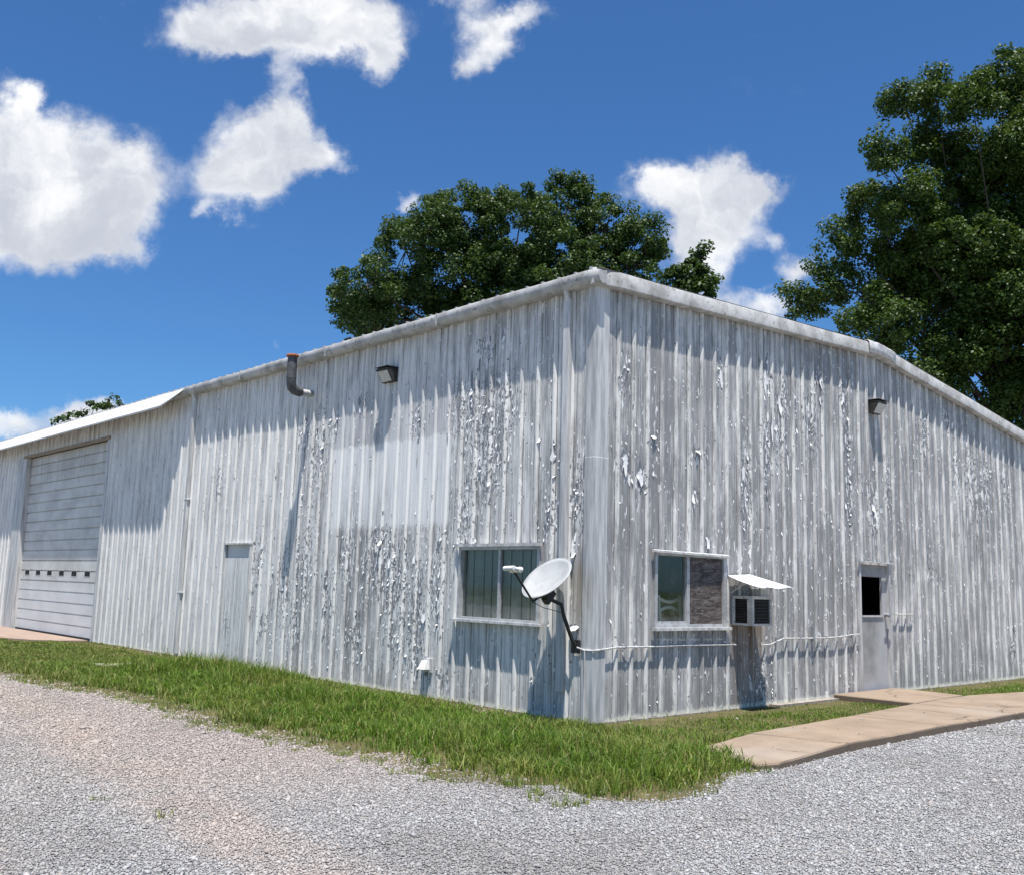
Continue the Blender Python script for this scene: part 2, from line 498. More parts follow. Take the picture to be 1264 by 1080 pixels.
def board_material():
    m, nt, b = mat('weathered_plywood', (.2, .17, .15), .85, 0, .2)
    X = nt.sep(nt.pos())
    q = nt.comb(X[1], X[0], X[2])
    n = nt.noise(nt.scl(q, (1.2, 1, 5)), 2.8, 8, .75, dist=1.6)
    col = nt.mix(nt.rng(n, .38, .66), (.055, .045, .042), (.20, .175, .165))
    n2 = nt.noise(nt.scl(q, (1, 1, 6)), 6, 4, .6, dist=2.0)
    col = nt.mix(nt.rng(n2, .63, .68, 0, .8), col, (.42, .40, .38))
    col = nt.mix(nt.rng(nt.noise(nt.scl(q, (1, 1, 5)), 5, 3, .6, dist=1.5), .36, .30, 0, .8), col, (.02, .018, .018))
    nt.put(b.inputs['Base Color'], col)
    nt.put(b.inputs['Normal'], nt.bump(n, .8, .006))
    return m


M_board = board_material()


def glass_material(name, tint, refl=1.0):
    m = bpy.data.materials.new(name); m.use_nodes = True
    nt = NT(m.node_tree); m.node_tree.nodes.clear()
    tr = nt.new('ShaderNodeBsdfTransparent'); tr.inputs[0].default_value = (*tint, 1)
    gl = nt.new('ShaderNodeBsdfGlossy'); gl.inputs['Roughness'].default_value = .03
    gl.inputs[0].default_value = (.9, .95, .95, 1)
    lw = nt.new('ShaderNodeLayerWeight')
    fz = nt.m('MULTIPLY_ADD', nt.m('POWER', lw.outputs['Facing'], 4.0), .8, .05)
    dirt = nt.new('ShaderNodeBsdfDiffuse'); dirt.inputs[0].default_value = (.35, .36, .34, 1)
    mx = nt.new('ShaderNodeMixShader'); nt.put(mx.inputs[0], nt.m('MULTIPLY', fz, refl))
    nt.l.new(tr.outputs[0], mx.inputs[1]); nt.l.new(gl.outputs[0], mx.inputs[2])
    mx2 = nt.new('ShaderNodeMixShader')
    n = nt.noise(nt.pos(), 6, 5, .6)
    nt.put(mx2.inputs[0], nt.rng(n, .4, .8, .03, .14))
    nt.l.new(mx.outputs[0], mx2.inputs[1]); nt.l.new(dirt.outputs[0], mx2.inputs[2])
    o = nt.new('ShaderNodeOutputMaterial'); nt.l.new(mx2.outputs[0], o.inputs[0])
    return m


M_glass = glass_material('window_glass', (.88, .90, .88), .8)
M_lens, _nt, _b = mat('lamp_lens', (.42, .43, .40), .25, 0, .6)
_n = _nt.noise(_nt.pos(), 30, 3, .5)
_nt.put(_b.inputs['Base Color'], _nt.mix(_nt.rng(_n, .3, .7), (.36, .37, .35), (.50, .51, .48)))


# roll-up door
def roller_material():
    m, nt, b = mat('rollup_paint', (.6, .6, .6), .5, 0, .3)
    X = nt.sep(nt.pos())
    q = nt.comb(X[0], 0.0, X[2])
    n = nt.noise(nt.scl(q, (.7, 1, 1.2)), 1.6, 6, .65)
    col = nt.mix(nt.rng(n, .35, .7), (.66, .65, .62), (.48, .47, .445))
    st = nt.noise(nt.scl(q, (5, 1, .5)), 1.6, 5, .6)
    tp = nt.m('MULTIPLY', nt.rng(X[2], 3.2, 4.9), nt.rng(st, .3, .65))
    col = nt.mix(nt.m('MULTIPLY', tp, .6), col, (.30, .265, .22))
    lo = nt.rng(X[2], 1.55, 1.1)
    col = nt.mix(nt.m('MULTIPLY', lo, .5), col, (.74, .75, .76))
    nt.put(b.inputs['Base Color'], col)
    return m


M_roller = roller_material()

# ------------------------------------------------------------------ ground
GRASS_EDGE = [(-40, -3.2), (-24, -3.6), (-16, -3.9), (-11.5, -4.15), (-8.9, -4.05), (-6.7, -3.95), (-5.7, -3.6), (-3.7, -3.55), (-2.3, -3.82), (-1.6, -3.62), (-.2, -3.58),
              (.5, -3.42), (1.07, -3.52), (1.7, -3.5), (2.0, -3.22), (2.3, -2.85), (2.55, -2.95), (2.84, -3.05), (3.2, -2.7), (3.25, -2.05), (2.85, -1.3), (2.95, -.75)]


def gravel_color(nt, P, stone_rand=None):
    X = nt.sep(P)
    if stone_rand is None:
        cell = nt.vor(P, 38, out='Color')
        r = nt.sep(cell)[0]
    else:
        r = stone_rand
    rp = nt.new('ShaderNodeValToRGB')
    e = rp.color_ramp.elements
    e[0].position = 0; e[0].color = (.16, .16, .162, 1)
    e[1].position = 1; e[1].color = (.47, .47, .465, 1)
    for ps, c in ((.10, (.24, .24, .242)), (.3, (.30, .30, .30)), (.6, (.345, .343, .34)), (.75, (.34, .305, .28)), (.8, (.37, .37, .37)), (.93, (.41, .41, .41))):
        k = rp.color_ramp.elements.new(ps); k.color = (*c, 1)
    nt.put(rp.inputs[0], r)
    col = rp.outputs[0]
    # trodden clay dust beside the grass and near the tracks: warm pinkish tone
    big = nt.noise(nt.comb(X[0], X[1], 0.0), .45, 5, .6)
    d = nt.m('ADD', X[1], nt.m('MULTIPLY', big, 2.6))
    band = nt.m('MULTIPLY', nt.rng(d, -5.1, -3.5), nt.rng(X[0], 3.2, .8))
    blot = nt.rng(nt.noise(nt.comb(X[0], X[1], 3.0), .9, 5, .65), .5, .72)
    tone = nt.m('ADD', nt.m('MULTIPLY', band, .55), nt.m('MULTIPLY', blot, .28), clamp=True)
    lft = nt.rng(X[0], 3.0, -1.0)
    tone = nt.m('MULTIPLY', tone, nt.m('ADD', nt.m('MULTIPLY', lft, .8), .2))
    col = nt.mix(nt.m('MULTIPLY', tone, .9), col, (.39, .29, .24))
    pat = nt.noise(nt.comb(X[0], X[1], 9.0), .55, 6, .62)
    col = nt.mix(nt.m('MULTIPLY', nt.rng(pat, .44, .66), .48), col, (.20, .185, .175))
    # compacted wheel tracks, dusted with tan fines
    wob = nt.m('MULTIPLY', nt.noise(nt.comb(X[0], 0.0, 4.0), .25, 2, .5), 1.6)
    yy = nt.m('ADD', nt.m('ADD', X[1], wob), nt.m('MULTIPLY', X[0], .10))
    tr = nt.m('MAXIMUM', nt.rng(nt.m('ABSOLUTE', nt.m('ADD', yy, 4.6)), .55, .1), nt.rng(nt.m('ABSOLUTE', nt.m('ADD', yy, 6.2)), .5, .1))
    tr = nt.m('MULTIPLY', tr, nt.rng(nt.noise(nt.comb(X[0], X[1], 1.0), 1.3, 5, .65), .3, .6, .25, 1.0))
    col = nt.mix(nt.m('MULTIPLY', tr, .5), col, (.44, .345, .285))
    # slightly warmer overall on the left half of the lot
    col = nt.mix(nt.m('MULTIPLY', lft, .42), col, (.36, .32, .285))
    return col


m, nt, b = mat('gravel_bed', (.35, .35, .35), .95, 0, .2)
P = nt.pos()
h = nt.vor(P, 38)
col = gravel_color(nt, P)
col = nt.mix(.55, col, (.36, .34, .32))
col = nt.mix(nt.rng(h, .3, .8, 0, .35), col, (.22, .21, .20))
nt.put(b.inputs['Base Color'], col)
nt.put(b.inputs['Normal'], nt.bump(nt.m('SUBTRACT', 1.0, h), .9, .02))
M_gravel_bed = m

m, nt, b = mat('gravel_stone', (.4, .4, .4), .9, 0, .25)
gn = nt.new('ShaderNodeNewGeometry')
col = gravel_color(nt, gn.outputs['Position'], gn.outputs['Random Per Island'])
nt.put(b.inputs['Base Color'], col)
M_stone = m

m, nt, b = mat('ground_soil', (.12, .1, .06), .95, 0, .1)
P = nt.pos()
n = nt.noise(P, 1.3, 7, .65); n2 = nt.noise(P, 30, 4, .6)
col = nt.mix(nt.rng(n, .35, .7), (.085, .075, .035), (.15, .115, .065))
col = nt.mix(nt.rng(n2, .45, .7, 0, .8), col, (.07, .10, .025))
nt.put(b.inputs['Base Color'], col)
nt.put(b.inputs['Normal'], nt.bump(n2, .8, .03))
M_soil = m

m, nt, b = mat('far_grass', (.07, .11, .03), .95, 0, .1)
P = nt.pos()
n = nt.noise(P, .2, 7, .65)
nt.put(b.inputs['Base Color'], nt.mix(nt.rng(n, .35, .7), (.06, .10, .025), (.12, .13, .05)))
nt.put(b.inputs['Normal'], nt.bump(nt.noise(P, 12, 4, .6), .8, .05))
M_far = m

# ground sheet to the horizon
mb = MB()
N = 24
for i in range(N):
    for j in range(N):
        pass
mb.poly([(-900, -900, -.03), (900, -900, -.03), (900, 900, -.03), (-900, 900, -.03)])
tag(mb.build('ground', M_far), kind='structure')

# gravel lot, gently uneven sheet around the camera
mb = MB()
xs = np.linspace(-60, 30, 91); ys = np.linspace(-45, 40, 86)
for y in ys:
    for x in xs:
        dz = 0.0
        mb.v.append((x, y, -.005 + dz))
for j in range(len(ys) - 1):
    for i in range(len(xs) - 1):
        a = j * len(xs) + i
        mb.face((a, a + 1, a + 1 + len(xs), a + len(xs)))
tag(mb.build('gravel_lot', M_gravel_bed), kind='structure')

# soil strips carrying the grass
mb = MB()
edge = [(x, y) for (x, y) in GRASS_EDGE]
for i in range(len(edge) - 1):
    (x0, y0), (x1, y1) = edge[i], edge[i + 1]
    if x1 > x0 and x1 <= 2.0:
        mb.poly([(x0, y0, -.0005), (x1, y1, -.0005), (x1, .0, -.0005), (x0, .0, -.0005)])
mb.poly([(2.0, -3.22, -.0005), (2.3, -2.85, -.0005), (2.84, -3.05, -.0005), (3.2, -2.7, -.0005), (3.25, -2.05, -.0005), (2.85, -1.3, -.0005), (2.9, -.8, -.0005), (2.0, -.0, -.0005)])
mb.poly([(0, -.0, -.0005), (2.0, -.0, -.0005), (1.9, 15, -.0005), (0, 15, -.0005)])
tag(mb.build('grass_verge', M_soil), kind='structure')

# red clay apron in front of the roll-up door
m, nt, b = mat('clay_apron', (.36, .22, .15), .9, 0, .2)
n = nt.noise(nt.pos(), 2, 7, .7)
nt.put(b.inputs['Base Color'], nt.mix(nt.rng(n, .35, .7), (.33, .245, .195), (.25, .19, .155)))
nt.put(b.inputs['Normal'], nt.bump(nt.noise(nt.pos(), 40, 4, .7), .4, .01))
mb = MB()
pts = [(-16.3, -.02), (-16.4, -.6), (-16.9, -1.15), (-17.8, -1.5), (-19.5, -1.7), (-22.0, -1.9), (-23.4, -1.7), (-23.4, -.02)]
t = [(x, y, .03) for x, y in pts]; bt = [(x, y, -.02) for x, y in pts]
mb.poly(t)
for i in range(len(pts)):
    k = (i + 1) % len(pts)
    mb.poly([bt[i], bt[k], t[k], t[i]])
tag(mb.build('concrete_apron', m), kind='structure')

# sidewalk
m, nt, b = mat('tan_concrete', (.42, .34, .27), .88, 0, .25)
P = nt.pos()
n = nt.noise(P, 1.7, 8, .7); n2 = nt.noise(P, 55, 4, .65)
col = nt.mix(nt.rng(n, .32, .7), (.295, .225, .165), (.215, .165, .12))
col = nt.mix(nt.rng(n2, .52, .72, 0, .6), col, (.17, .135, .11))
col = nt.mix(nt.rng(nt.noise(P, .6, 4, .5), .5, .75, 0, .45), col, (.34, .30, .26))
vd = nt.new('ShaderNodeTexVoronoi', feature='DISTANCE_TO_EDGE')
nt.put(vd.inputs['Vector'], nt.vm('MULTIPLY_ADD', nt.noise(P, 3, 4, .6, out='Color'), (.35, .35, .0), P)); vd.inputs['Scale'].default_value = .75
ck = nt.m('MULTIPLY', nt.rng(vd.outputs[0], .012, .004), nt.rng(nt.noise(P, 1.1, 2, .5), .42, .55))
col = nt.mix(nt.m('MULTIPLY', ck, .8), col, (.09, .065, .045))
col = nt.mix(nt.m('MULTIPLY', nt.rng(nt.noise(P, 5, 6, .7), .55, .72), .45), col, (.19, .145, .11))
X = nt.sep(P)
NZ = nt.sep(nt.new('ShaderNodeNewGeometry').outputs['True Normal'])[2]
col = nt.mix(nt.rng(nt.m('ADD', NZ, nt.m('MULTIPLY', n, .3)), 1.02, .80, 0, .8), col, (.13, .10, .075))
nt.put(b.inputs['Base Color'], col)
nt.put(b.inputs['Normal'], nt.bump(n2, .5, .006))
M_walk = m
slabs = [([(1.85, -.35), (2.84, -.84), (2.94, -.62), (2.80, .90), (1.79, .60)], (.03, .045, .055, .085, .08)),
         ([(1.785, .635), (2.795, .935), (2.735, 3.35), (1.60, 3.2)], .085),
         ([(1.595, 3.235), (2.733, 3.385), (2.72, 5.58), (1.37, 5.44)], .085),
         ([(.05, 5.50), (.7, 5.50), (1.368, 5.475), (1.30, 6.4), (1.24, 7.4), (.05, 7.5)], .088),
         ([(1.392, 5.475), (2.722, 5.615), (2.80, 9.3), (1.55, 9.3), (1.265, 7.5), (1.325, 6.4)], .085),
         ([(1.552, 9.335), (2.802, 9.335), (2.95, 15.5), (1.75, 15.5)], .085)]
mb = MB()
for pts, hz in slabs:
    hs = hz if isinstance(hz, tuple) else [hz] * len(pts)
    P2 = []
    for i in range(len(pts)):      # ragged edge
        a = Vector(pts[i]); c = Vector(pts[(i + 1) % len(pts)]); h0, h1 = hs[i], hs[(i + 1) % len(pts)]
        L = (c - a).length; k = max(1, int(L / .14))
        nrm = Vector((c.y - a.y, a.x - c.x)).normalized()
        for j in range(k):
            t = j / k
            q = a.lerp(c, t) + nrm * (RNG.uniform(-.008, .008) if j else 0)
            P2.append((q.x, q.y, h0 + (h1 - h0) * t))
    cx = sum(p[0] for p in P2) / len(P2); cy = sum(p[1] for p in P2) / len(P2)
    b0 = len(mb.v); n_ = len(P2)
    inner = []
    for p in P2:
        dl = math.hypot(p[0] - cx, p[1] - cy); f_ = 1 - .018 / dl
        inner.append((cx + (p[0] - cx) * f_, cy + (p[1] - cy) * f_, p[2]))
    outer = [(p[0], p[1], p[2] - .014) for p in P2]
    low = [(p[0], p[1], -.05) for p in P2]
    mb.v += inner + outer + low
    mb.v.append((cx, cy, sum(p[2] for p in P2) / n_))
    for i in range(n_):
        k = (i + 1) % n_
        mb.face((b0 + i, b0 + k, b0 + 3 * n_))
        mb.face((b0 + n_ + i, b0 + n_ + k, b0 + k, b0 + i))
        mb.face((b0 + 2 * n_ + i, b0 + 2 * n_ + k, b0 + n_ + k, b0 + n_ + i))
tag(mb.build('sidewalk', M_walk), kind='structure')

mb = MB()
mb.hexa([(-9.85, -2.30, -.05), (-9.2, -2.34, -.05), (-9.02, -1.05, -.05), (-9.7, -1.0, -.05), (-9.85, -2.30, .045), (-9.2, -2.34, .04), (-9.02, -1.05, .05), (-9.7, -1.0, .052)])
tag(mb.build('concrete_slab', worn('slab_concrete', (.40, .37, .30), (.28, .25, .20), 4, .9), bevel=.01), 'small worn concrete slab lying in the grass before the blocked doorway', 'slab')

# ------------------------------------------------------------------ the building
B = empty('metal_building', (0, 0, 0), 'long white corrugated metal warehouse with peeling paint and a low gable end', 'building')

PITCH = {'A': (-2.9, .3105), 'B': (.41, .2925)}


def prof(w, s):
    s0, pt = PITCH[w]
    if w == 'A' and s > -.12: return 0.0
    if w == 'B' and s < .22: return 0.0
    u = ((s - s0) / pt) % 1.0
    u = u * pt
    if u > pt / 2: u -= pt
    a = abs(u)
    if a < .013: return .032
    if a < .036: return .032 * (.036 - a) / .023
    for c in (.098,):
        d = abs(a - c)
        if d < .006: return .0045
        if d < .013: return .0045 * (.013 - d) / .007
    return 0.0


def wave(s, z):
    return .0022 * math.sin(s * 1.9 + .7 * math.sin(z * 1.3)) + .0016 * math.sin(z * 2.1 + s * .6)


def roofz(y):
    return 5.57 + .0525 * (y + .12) if y < 7.13 else 5.951 - .107 * (y - 7.13)


def ztop(w, s):
    return 5.42 if w == 'A' else roofz(s) - .10


def wall_mesh(w, smin, smax, openings):
    s0, pt = PITCH[w]
    S = {round(smin, 4), round(smax, 4)}
    k0 = int((smin - s0) / pt) - 2; k1 = int((smax - s0) / pt) + 2
    for k in range(k0, k1):
        c = s0 + k * pt
        for d in (-.111, -.104, -.092, -.085, -.036, -.013, .013, .036, .085, .092, .104, .111):
            v = c + d
            if smin < v < smax: S.add(round(v, 4))
    S.add(-.12 if w == 'A' else .22)
    for o in openings: S.add(o[0]); S.add(o[1])
    S = sorted(S)
    Z = {0.0, 5.1 if w == 'B' else 5.42}
    zz = .0
    top = 4.6 if w == 'B' else 5.3
    while zz < top:
        Z.add(round(zz, 3)); zz += .33
    for o in openings: Z.add(o[2]); Z.add(o[3])
    Z = sorted(v for v in Z if v >= 0)
    if w == 'B': Z = [v for v in Z if v < 4.7] + [99]
    mb = MB(); nz = len(Z)
    for s in S:
        for z in Z:
            zr = ztop(w, s) if z == 99 else z
            mb.v.append(W(w, s, prof(w, s) + wave(s, zr), zr))
    for i in range(len(S) - 1):
        for j in range(nz - 1):
            sc = (S[i] + S[i + 1]) / 2; zc = (Z[j] + min(Z[j + 1], 5.0)) / 2
            if any(o[0] < sc < o[1] and o[2] < zc < o[3] for o in openings): continue
            a = i * nz + j
            mb.face((a, a + nz, a + nz + 1, a + 1))
    return mb


OPA = [(-2.52, -.90, 1.13, 2.12), (-9.56, -8.6, 0.0, 2.23), (-22.35, -16.1, 0.0, 4.86)]
OPB = [(1.13, 2.65, 1.12, 2.09), (6.42, 7.50, 0.0, 2.16)]
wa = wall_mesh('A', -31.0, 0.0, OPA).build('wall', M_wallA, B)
wa['label'] = 'long eave wall of vertical ribbed sheets'
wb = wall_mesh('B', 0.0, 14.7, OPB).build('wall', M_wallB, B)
wb['label'] = 'grey gable end wall of vertical ribbed sheets'
# back walls and inner lining, so the building is a closed volume
mb = MB()
mb.poly([(-31, 0, 0), (-31, 14.7, 0), (-31, 14.7, 5.1), (-31, 7.1, 5.9), (-31, 0, 5.5)])
mb.poly([(-31, 14.7, 0), (0, 14.7, 0), (0, 14.7, 5.1), (-31, 14.7, 5.1)])
mb.build('wall', M_trim, B)
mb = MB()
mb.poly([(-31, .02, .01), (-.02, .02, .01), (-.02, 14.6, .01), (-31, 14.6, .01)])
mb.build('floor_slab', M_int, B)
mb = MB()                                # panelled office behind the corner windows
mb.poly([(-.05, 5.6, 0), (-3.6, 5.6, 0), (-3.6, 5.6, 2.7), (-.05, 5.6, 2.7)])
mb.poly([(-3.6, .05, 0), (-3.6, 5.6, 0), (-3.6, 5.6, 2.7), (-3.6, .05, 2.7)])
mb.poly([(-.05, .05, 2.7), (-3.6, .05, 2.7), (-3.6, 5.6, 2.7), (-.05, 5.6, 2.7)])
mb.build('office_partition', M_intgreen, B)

# roof
mb = MB()
ysr = [-.10] + list(np.linspace(1, 7.13, 5)) + list(np.linspace(8.5, 14.9, 4))
xsr = list(np.arange(-31.2, .12, .3))
nv = []
for x in xsr + [.12]:
    for y in ysr:
        nv.append((x, y, roofz(y) + .012))
mb.v = nv; n_ = len(ysr)
for i in range(len(xsr)):
    for j in range(n_ - 1):
        mb.face((i * n_ + j, (i + 1) * n_ + j, (i + 1) * n_ + j + 1, i * n_ + j + 1))
for x in xsr:                            # standing ribs of the roof sheets
    mb.hexa([(x - .02, -.12, roofz(-.12) + .01), (x + .02, -.12, roofz(-.12) + .01), (x + .02, 7.1, roofz(7.1) + .01), (x - .02, 7.1, roofz(7.1) + .01),
             (x - .012, -.12, roofz(-.12) + .028), (x + .012, -.12, roofz(-.12) + .028), (x + .012, 7.1, roofz(7.1) + .045), (x - .012, 7.1, roofz(7.1) + .045)])
mb.build('roof', M_roof, B)

# gutter along the eave, a little dented
gp = [(0.0, 5.385), (.13, 5.375), (.175, 5.40), (.195, 5.45), (.20, 5.515), (.185, 5.545), (.16, 5.55), (.13, 5.535), (0.0, 5.56)]
ts = list(np.arange(-31, .02, .5)) + [.02, .1, .15]


def gfn(t, p, z):
    d = .006 * mnoise.noise(Vector((t * .7, 3, p * 4))) + .005 * mnoise.noise(Vector((t * 2.3, 1, z * 3)))
    rnd = max(0, (t - .0)) * .35
    return (t, -(p - rnd * (p > .1)) - (p > .05) * d, z + d - max(0, t - .05) * .1 * (z > 5.5))


mb = MB(); mb.extrude(gp, gfn, ts)
for t in np.arange(-30.5, 0, 3.05):      # joint collars
    mb.wbox('A', t - .012, t + .012, .01, .2025, 5.373, 5.5515)
mb.build('gutter', M_gutter, B, smooth=True)

# rake trim along the gable
rp_ = [(0.03, -.215), (.115, -.215), (.14, -.195), (.135, -.02), (.11, .012), (.05, .02), (0.0, .02), (0.03, -.10)]
ts = [-.17, -.12] + list(np.arange(.3, 6.9, .6)) + [7.0, 7.13, 7.26] + list(np.arange(7.8, 14.9, .6)) + [14.95]


def rfn(t, p, z):
    d = .005 * mnoise.noise(Vector((t * .8, 7, p * 5)))
    rnd = max(0, .0 - t) * .45
    zr = roofz(t) if abs(t - 7.13) > .14 else roofz(7.0) - .004
    return (p + d - rnd * (p > .1), t, zr + z + d)


mb = MB(); mb.extrude(rp_, rfn, ts)
mb.build('rake_trim', M_gutter, B, smooth=True)
# crumpled ridge cap over the joint of the rake
mb = MB()
cols = 9; rows = 5
gp2 = [(.0, .045), (.06, .05), (.125, .035), (.155, .0), (.158, -.10), (.15, -.19)]
for i in range(cols):
    t = 6.72 + i * (.95 / (cols - 1))
    for (p, z) in gp2:
        d = .018 * mnoise.noise(Vector((t * 6, p * 9, z * 9)))
        mb.v.append((p + abs(d), t, roofz(min(t, 7.13)) - max(0, t - 7.13) * .10 + z + d - .005))
for i in range(cols - 1):
    for j in range(len(gp2) - 1):
        a = i * len(gp2) + j
        mb.face((a, a + 1, a + 1 + len(gp2), a + len(gp2)))
o = mb.build('ridge_cap', worn('dented_cap', (.62, .62, .62), (.42, .40, .39), 14, .5, 0, (1, 1, 1), .6, (.2, .18, .16)), B, smooth=True)
md = o.modifiers.new('s', 'SOLIDIFY'); md.thickness = .004

# slanted white flashing forming the canopy over the big door
mb = MB()
xs_ = [-11.62, -11.75, -11.95, -12.2] + list(np.arange(-13, -31, -1.2)) + [-31]
for x in xs_:
    k = min(1, (-11.62 - x) / .5)
    p1 = .205 + .245 * k; z1 = 5.49 - .30 * k
    dz = .008 * mnoise.noise(Vector((x * .9, 0, 5)))
    mb.v += [(x, -.205, 5.515), (x, -p1, z1 + dz), (x, -p1 + .012, z1 - .035 * k + dz)]
for i in range(len(xs_) - 1):
    a = i * 3
    mb.face((a, a + 1, a + 4, a + 3)); mb.face((a + 1, a + 2, a + 5, a + 4))
o = mb.build('canopy_flashing', M_soffit, B)
md = o.modifiers.new('s', 'SOLIDIFY'); md.thickness = .006
o['label'] = 'bright white slanted flashing over the roll-up door'

# corner trim
mb = MB()
cs = [(-.125, .034), (-.12, .038), (0, .04)]
ring = [W('A', -.14, .0, 0)[:2], W('A', -.135, .036, 0)[:2], (.036, -.036), (.036, .20), (0, .215)]
ring = [(-.145, -.002), (-.14, -.037), (.036, -.037), (.037, .19), (.002, .20)]
b0 = 0
for z in (.02, 1.7, 3.2, 3.205, 5.42):
    for (x, y) in ring:
        e = .003 if z <= 3.2 else .0
        mb.v.append((x + (e if x > 0 else 0), y - (e if y < 0 else 0), z))
for i in range(4):
    for j in range(4):
        a = i * 5 + j
        mb.face((a, a + 1, a + 6, a + 5))
mb.build('corner_trim', M_trim, B)


# downspouts
def downspout(s, w0, w1, z0, z1, lab):
    mb = MB()
    mb.wbox('A', s - .055, s + .055, .036, .10, z0, z1)
    for z in ((z0 + 1.2, z0 + 3.1) if s < -5 else ()):
        mb.wbox('A', s - .085, s + .085, .033, .104, z, z + .035)
    mb.tube([W('A', s, .068, z1 - .02), W('A', s, .10, z1 + .06), W('A', s, .12, z1 + .14)], .04, 8)
    o = mb.build('downspout', M_trim, B, bevel=.008)
    o['label'] = lab


downspout(-.45, 0, 0, .35, 5.28, 'downspout by the building corner')
downspout(-11.34, 0, 0, .06, 5.28, 'downspout beside the roll-up door bay')

# base angle and slab edge
M_found = worn('foundation_concrete', (.34, .30, .26), (.22, .19, .16), 6, .9)
for (w, a, c) in (('A', -31, -22.4), ('A', -16.05, -9.6), ('A', -8.55, .012), ('B', .0, 6.38), ('B', 7.55, 14.7)):
    mb = MB(); mb.wbox(w, a, c, -.03, .012 if w == 'A' else .016, -.06, .018); mb.build('slab_edge', M_found, B)
mb = MB(); mb.wbox('B', 3.75, 5.47, .018, .16, -.05, .03); mb.build('kerb_strip', M_found, B)


# windows
def window_A():
    mb = MB()
    s0, s1, z0, z1 = -2.52, -.90, 1.13, 2.12
    mb.wbox('A', s0, s0 + .045, -.07, .040, z0, z1)
    mb.wbox('A', s1 - .045, s1, -.07, .040, z0, z1)
    mb.wbox('A', s0 + .045, s1 - .045, -.07, .038, z1 - .04, z1)
    mb.wbox('A', s0 + .045, s1 - .045, -.07, .038, z0, z0 + .04)
    mb.wbox('A', (s0 + s1) / 2 - .02, (s0 + s1) / 2 + .02, -.05, .0, z0 + .04, z1 - .04)
    f = mb.build('window', M_alu, B)
    f['label'] = 'wide window with vertical blinds on the long wall'
    mb = MB(); mb.wbox('A', s0 + .045, s1 - .045, -.035, -.031, z0 + .04, z1 - .04); mb.build('pane', M_glass, f)
    mb = MB()
    mb.wbox('A', s0 - .07, s1 + .07, .034, .105, z0 - .025, z0 + .008)
    for i in range(4):
        mb.wbox('A', s0 + .01 + .06 * i, s1 - .03, .036 + .012 * i, .042 + .012 * i, z0 + .008, z0 + .014)
    mb.build('sill', M_trim, f)
    mb = MB(); mb.wbox('A', s0 - .05, s1 + .04, .034, .082, z1, z1 + .04); mb.build('lintel', M_trim, f)
    mb = MB()
    x = s0 + .05
    i = 0
    while x < s1 - .1:
        wd = .172
        a = .018 * (1 if i % 2 else -.4)
        mb.hexa([W('A', *q) for q in ((x, -.08 + a, z0), (x + wd, -.06 - a, z0), (x + wd, -.063 - a, z0), (x, -.083 + a, z0),
                                      (x, -.08 + a, z1), (x + wd, -.06 - a, z1), (x + wd, -.063 - a, z1), (x, -.083 + a, z1))])
        x += wd + .018; i += 1
    mb.build('vertical_blind', M_blind, f)


def window_B():
    mb = MB()
    s0, s1, z0, z1 = 1.13, 2.65, 1.12, 2.09
    sm = 1.86
    mb.wbox('B', s0, s0 + .05, -.07, .042, z0, z1)
    mb.wbox('B', s1 - .03, s1 + .05, -.07, .042, z0, z1)
    mb.wbox('B', s0 + .05, s1 - .03, -.07, .038, z1 - .035, z1)
    mb.wbox('B', s0 + .05, s1 - .03, -.07, .030, z0, z0 + .05)
    mb.wbox('B', sm - .03, sm + .03, -.055, .012, z0 + .05, z1 - .035)
    mb.wbox('B', s0 + .05, sm - .03, -.045, .0, z0 + .05, z0 + .085)
    f = mb.build('window', M_alu, B)
    f['label'] = 'window half glazed and half boarded on the gable wall'
    mb = MB(); mb.wbox('B', s0 + .05, sm - .03, -.03, -.026, z0 + .085, z1 - .035); mb.build('pane', M_glass, f)
    mb = MB(); mb.wbox('B', sm + .03, s1 - .03, -.02, .006, z0 + .05, z1 - .035); mb.build('plywood_board', M_board, f)
    mb = MB(); mb.wbox('B', s0 - .06, s1 + .08, .034, .10, z0 - .03, z0 + .008); mb.build('sill', M_trim, f)
    mb = MB()
    mb.hexa([W('B', *q) for q in ((s0 - .06, .03, z1), (s1 + .06, .03, z1 - .005), (s1 + .06, .085, z1 - .015), (s0 - .06, .10, z1 - .005),
                                  (s0 - .06, .03, z1 + .035), (s1 + .06, .03, z1 + .03), (s1 + .06, .085, z1 + .012), (s0 - .06, .10, z1 + .022))])
    mb.build('lintel', M_trim, f)


window_A(); window_B()

# sheeted-over doorway on the long wall
mb = MB()
mb.wbox('A', -9.56, -8.6, -.01, .012, -.02, 1.98)
d0 = mb.build('blocked_doorway', M_wallA, B, bevel=.002)
d0['label'] = 'doorway on the long wall closed with a flat sheet'
mb = MB(); mb.wbox('A', -9.56, -8.6, -.05, -.02, 1.98, 2.23); mb.build('transom', M_roller, d0)
mb = MB()
mb.wbox('A', -9.60, -8.56, .0, .055, 2.23, 2.26)
mb.wbox('A', -9.60, -9.555, -.01, .034, .03, 2.228)
mb.wbox('A', -8.605, -8.57, -.01, .034, .03, 2.228)
mb.build('door_frame', M_trim, d0)

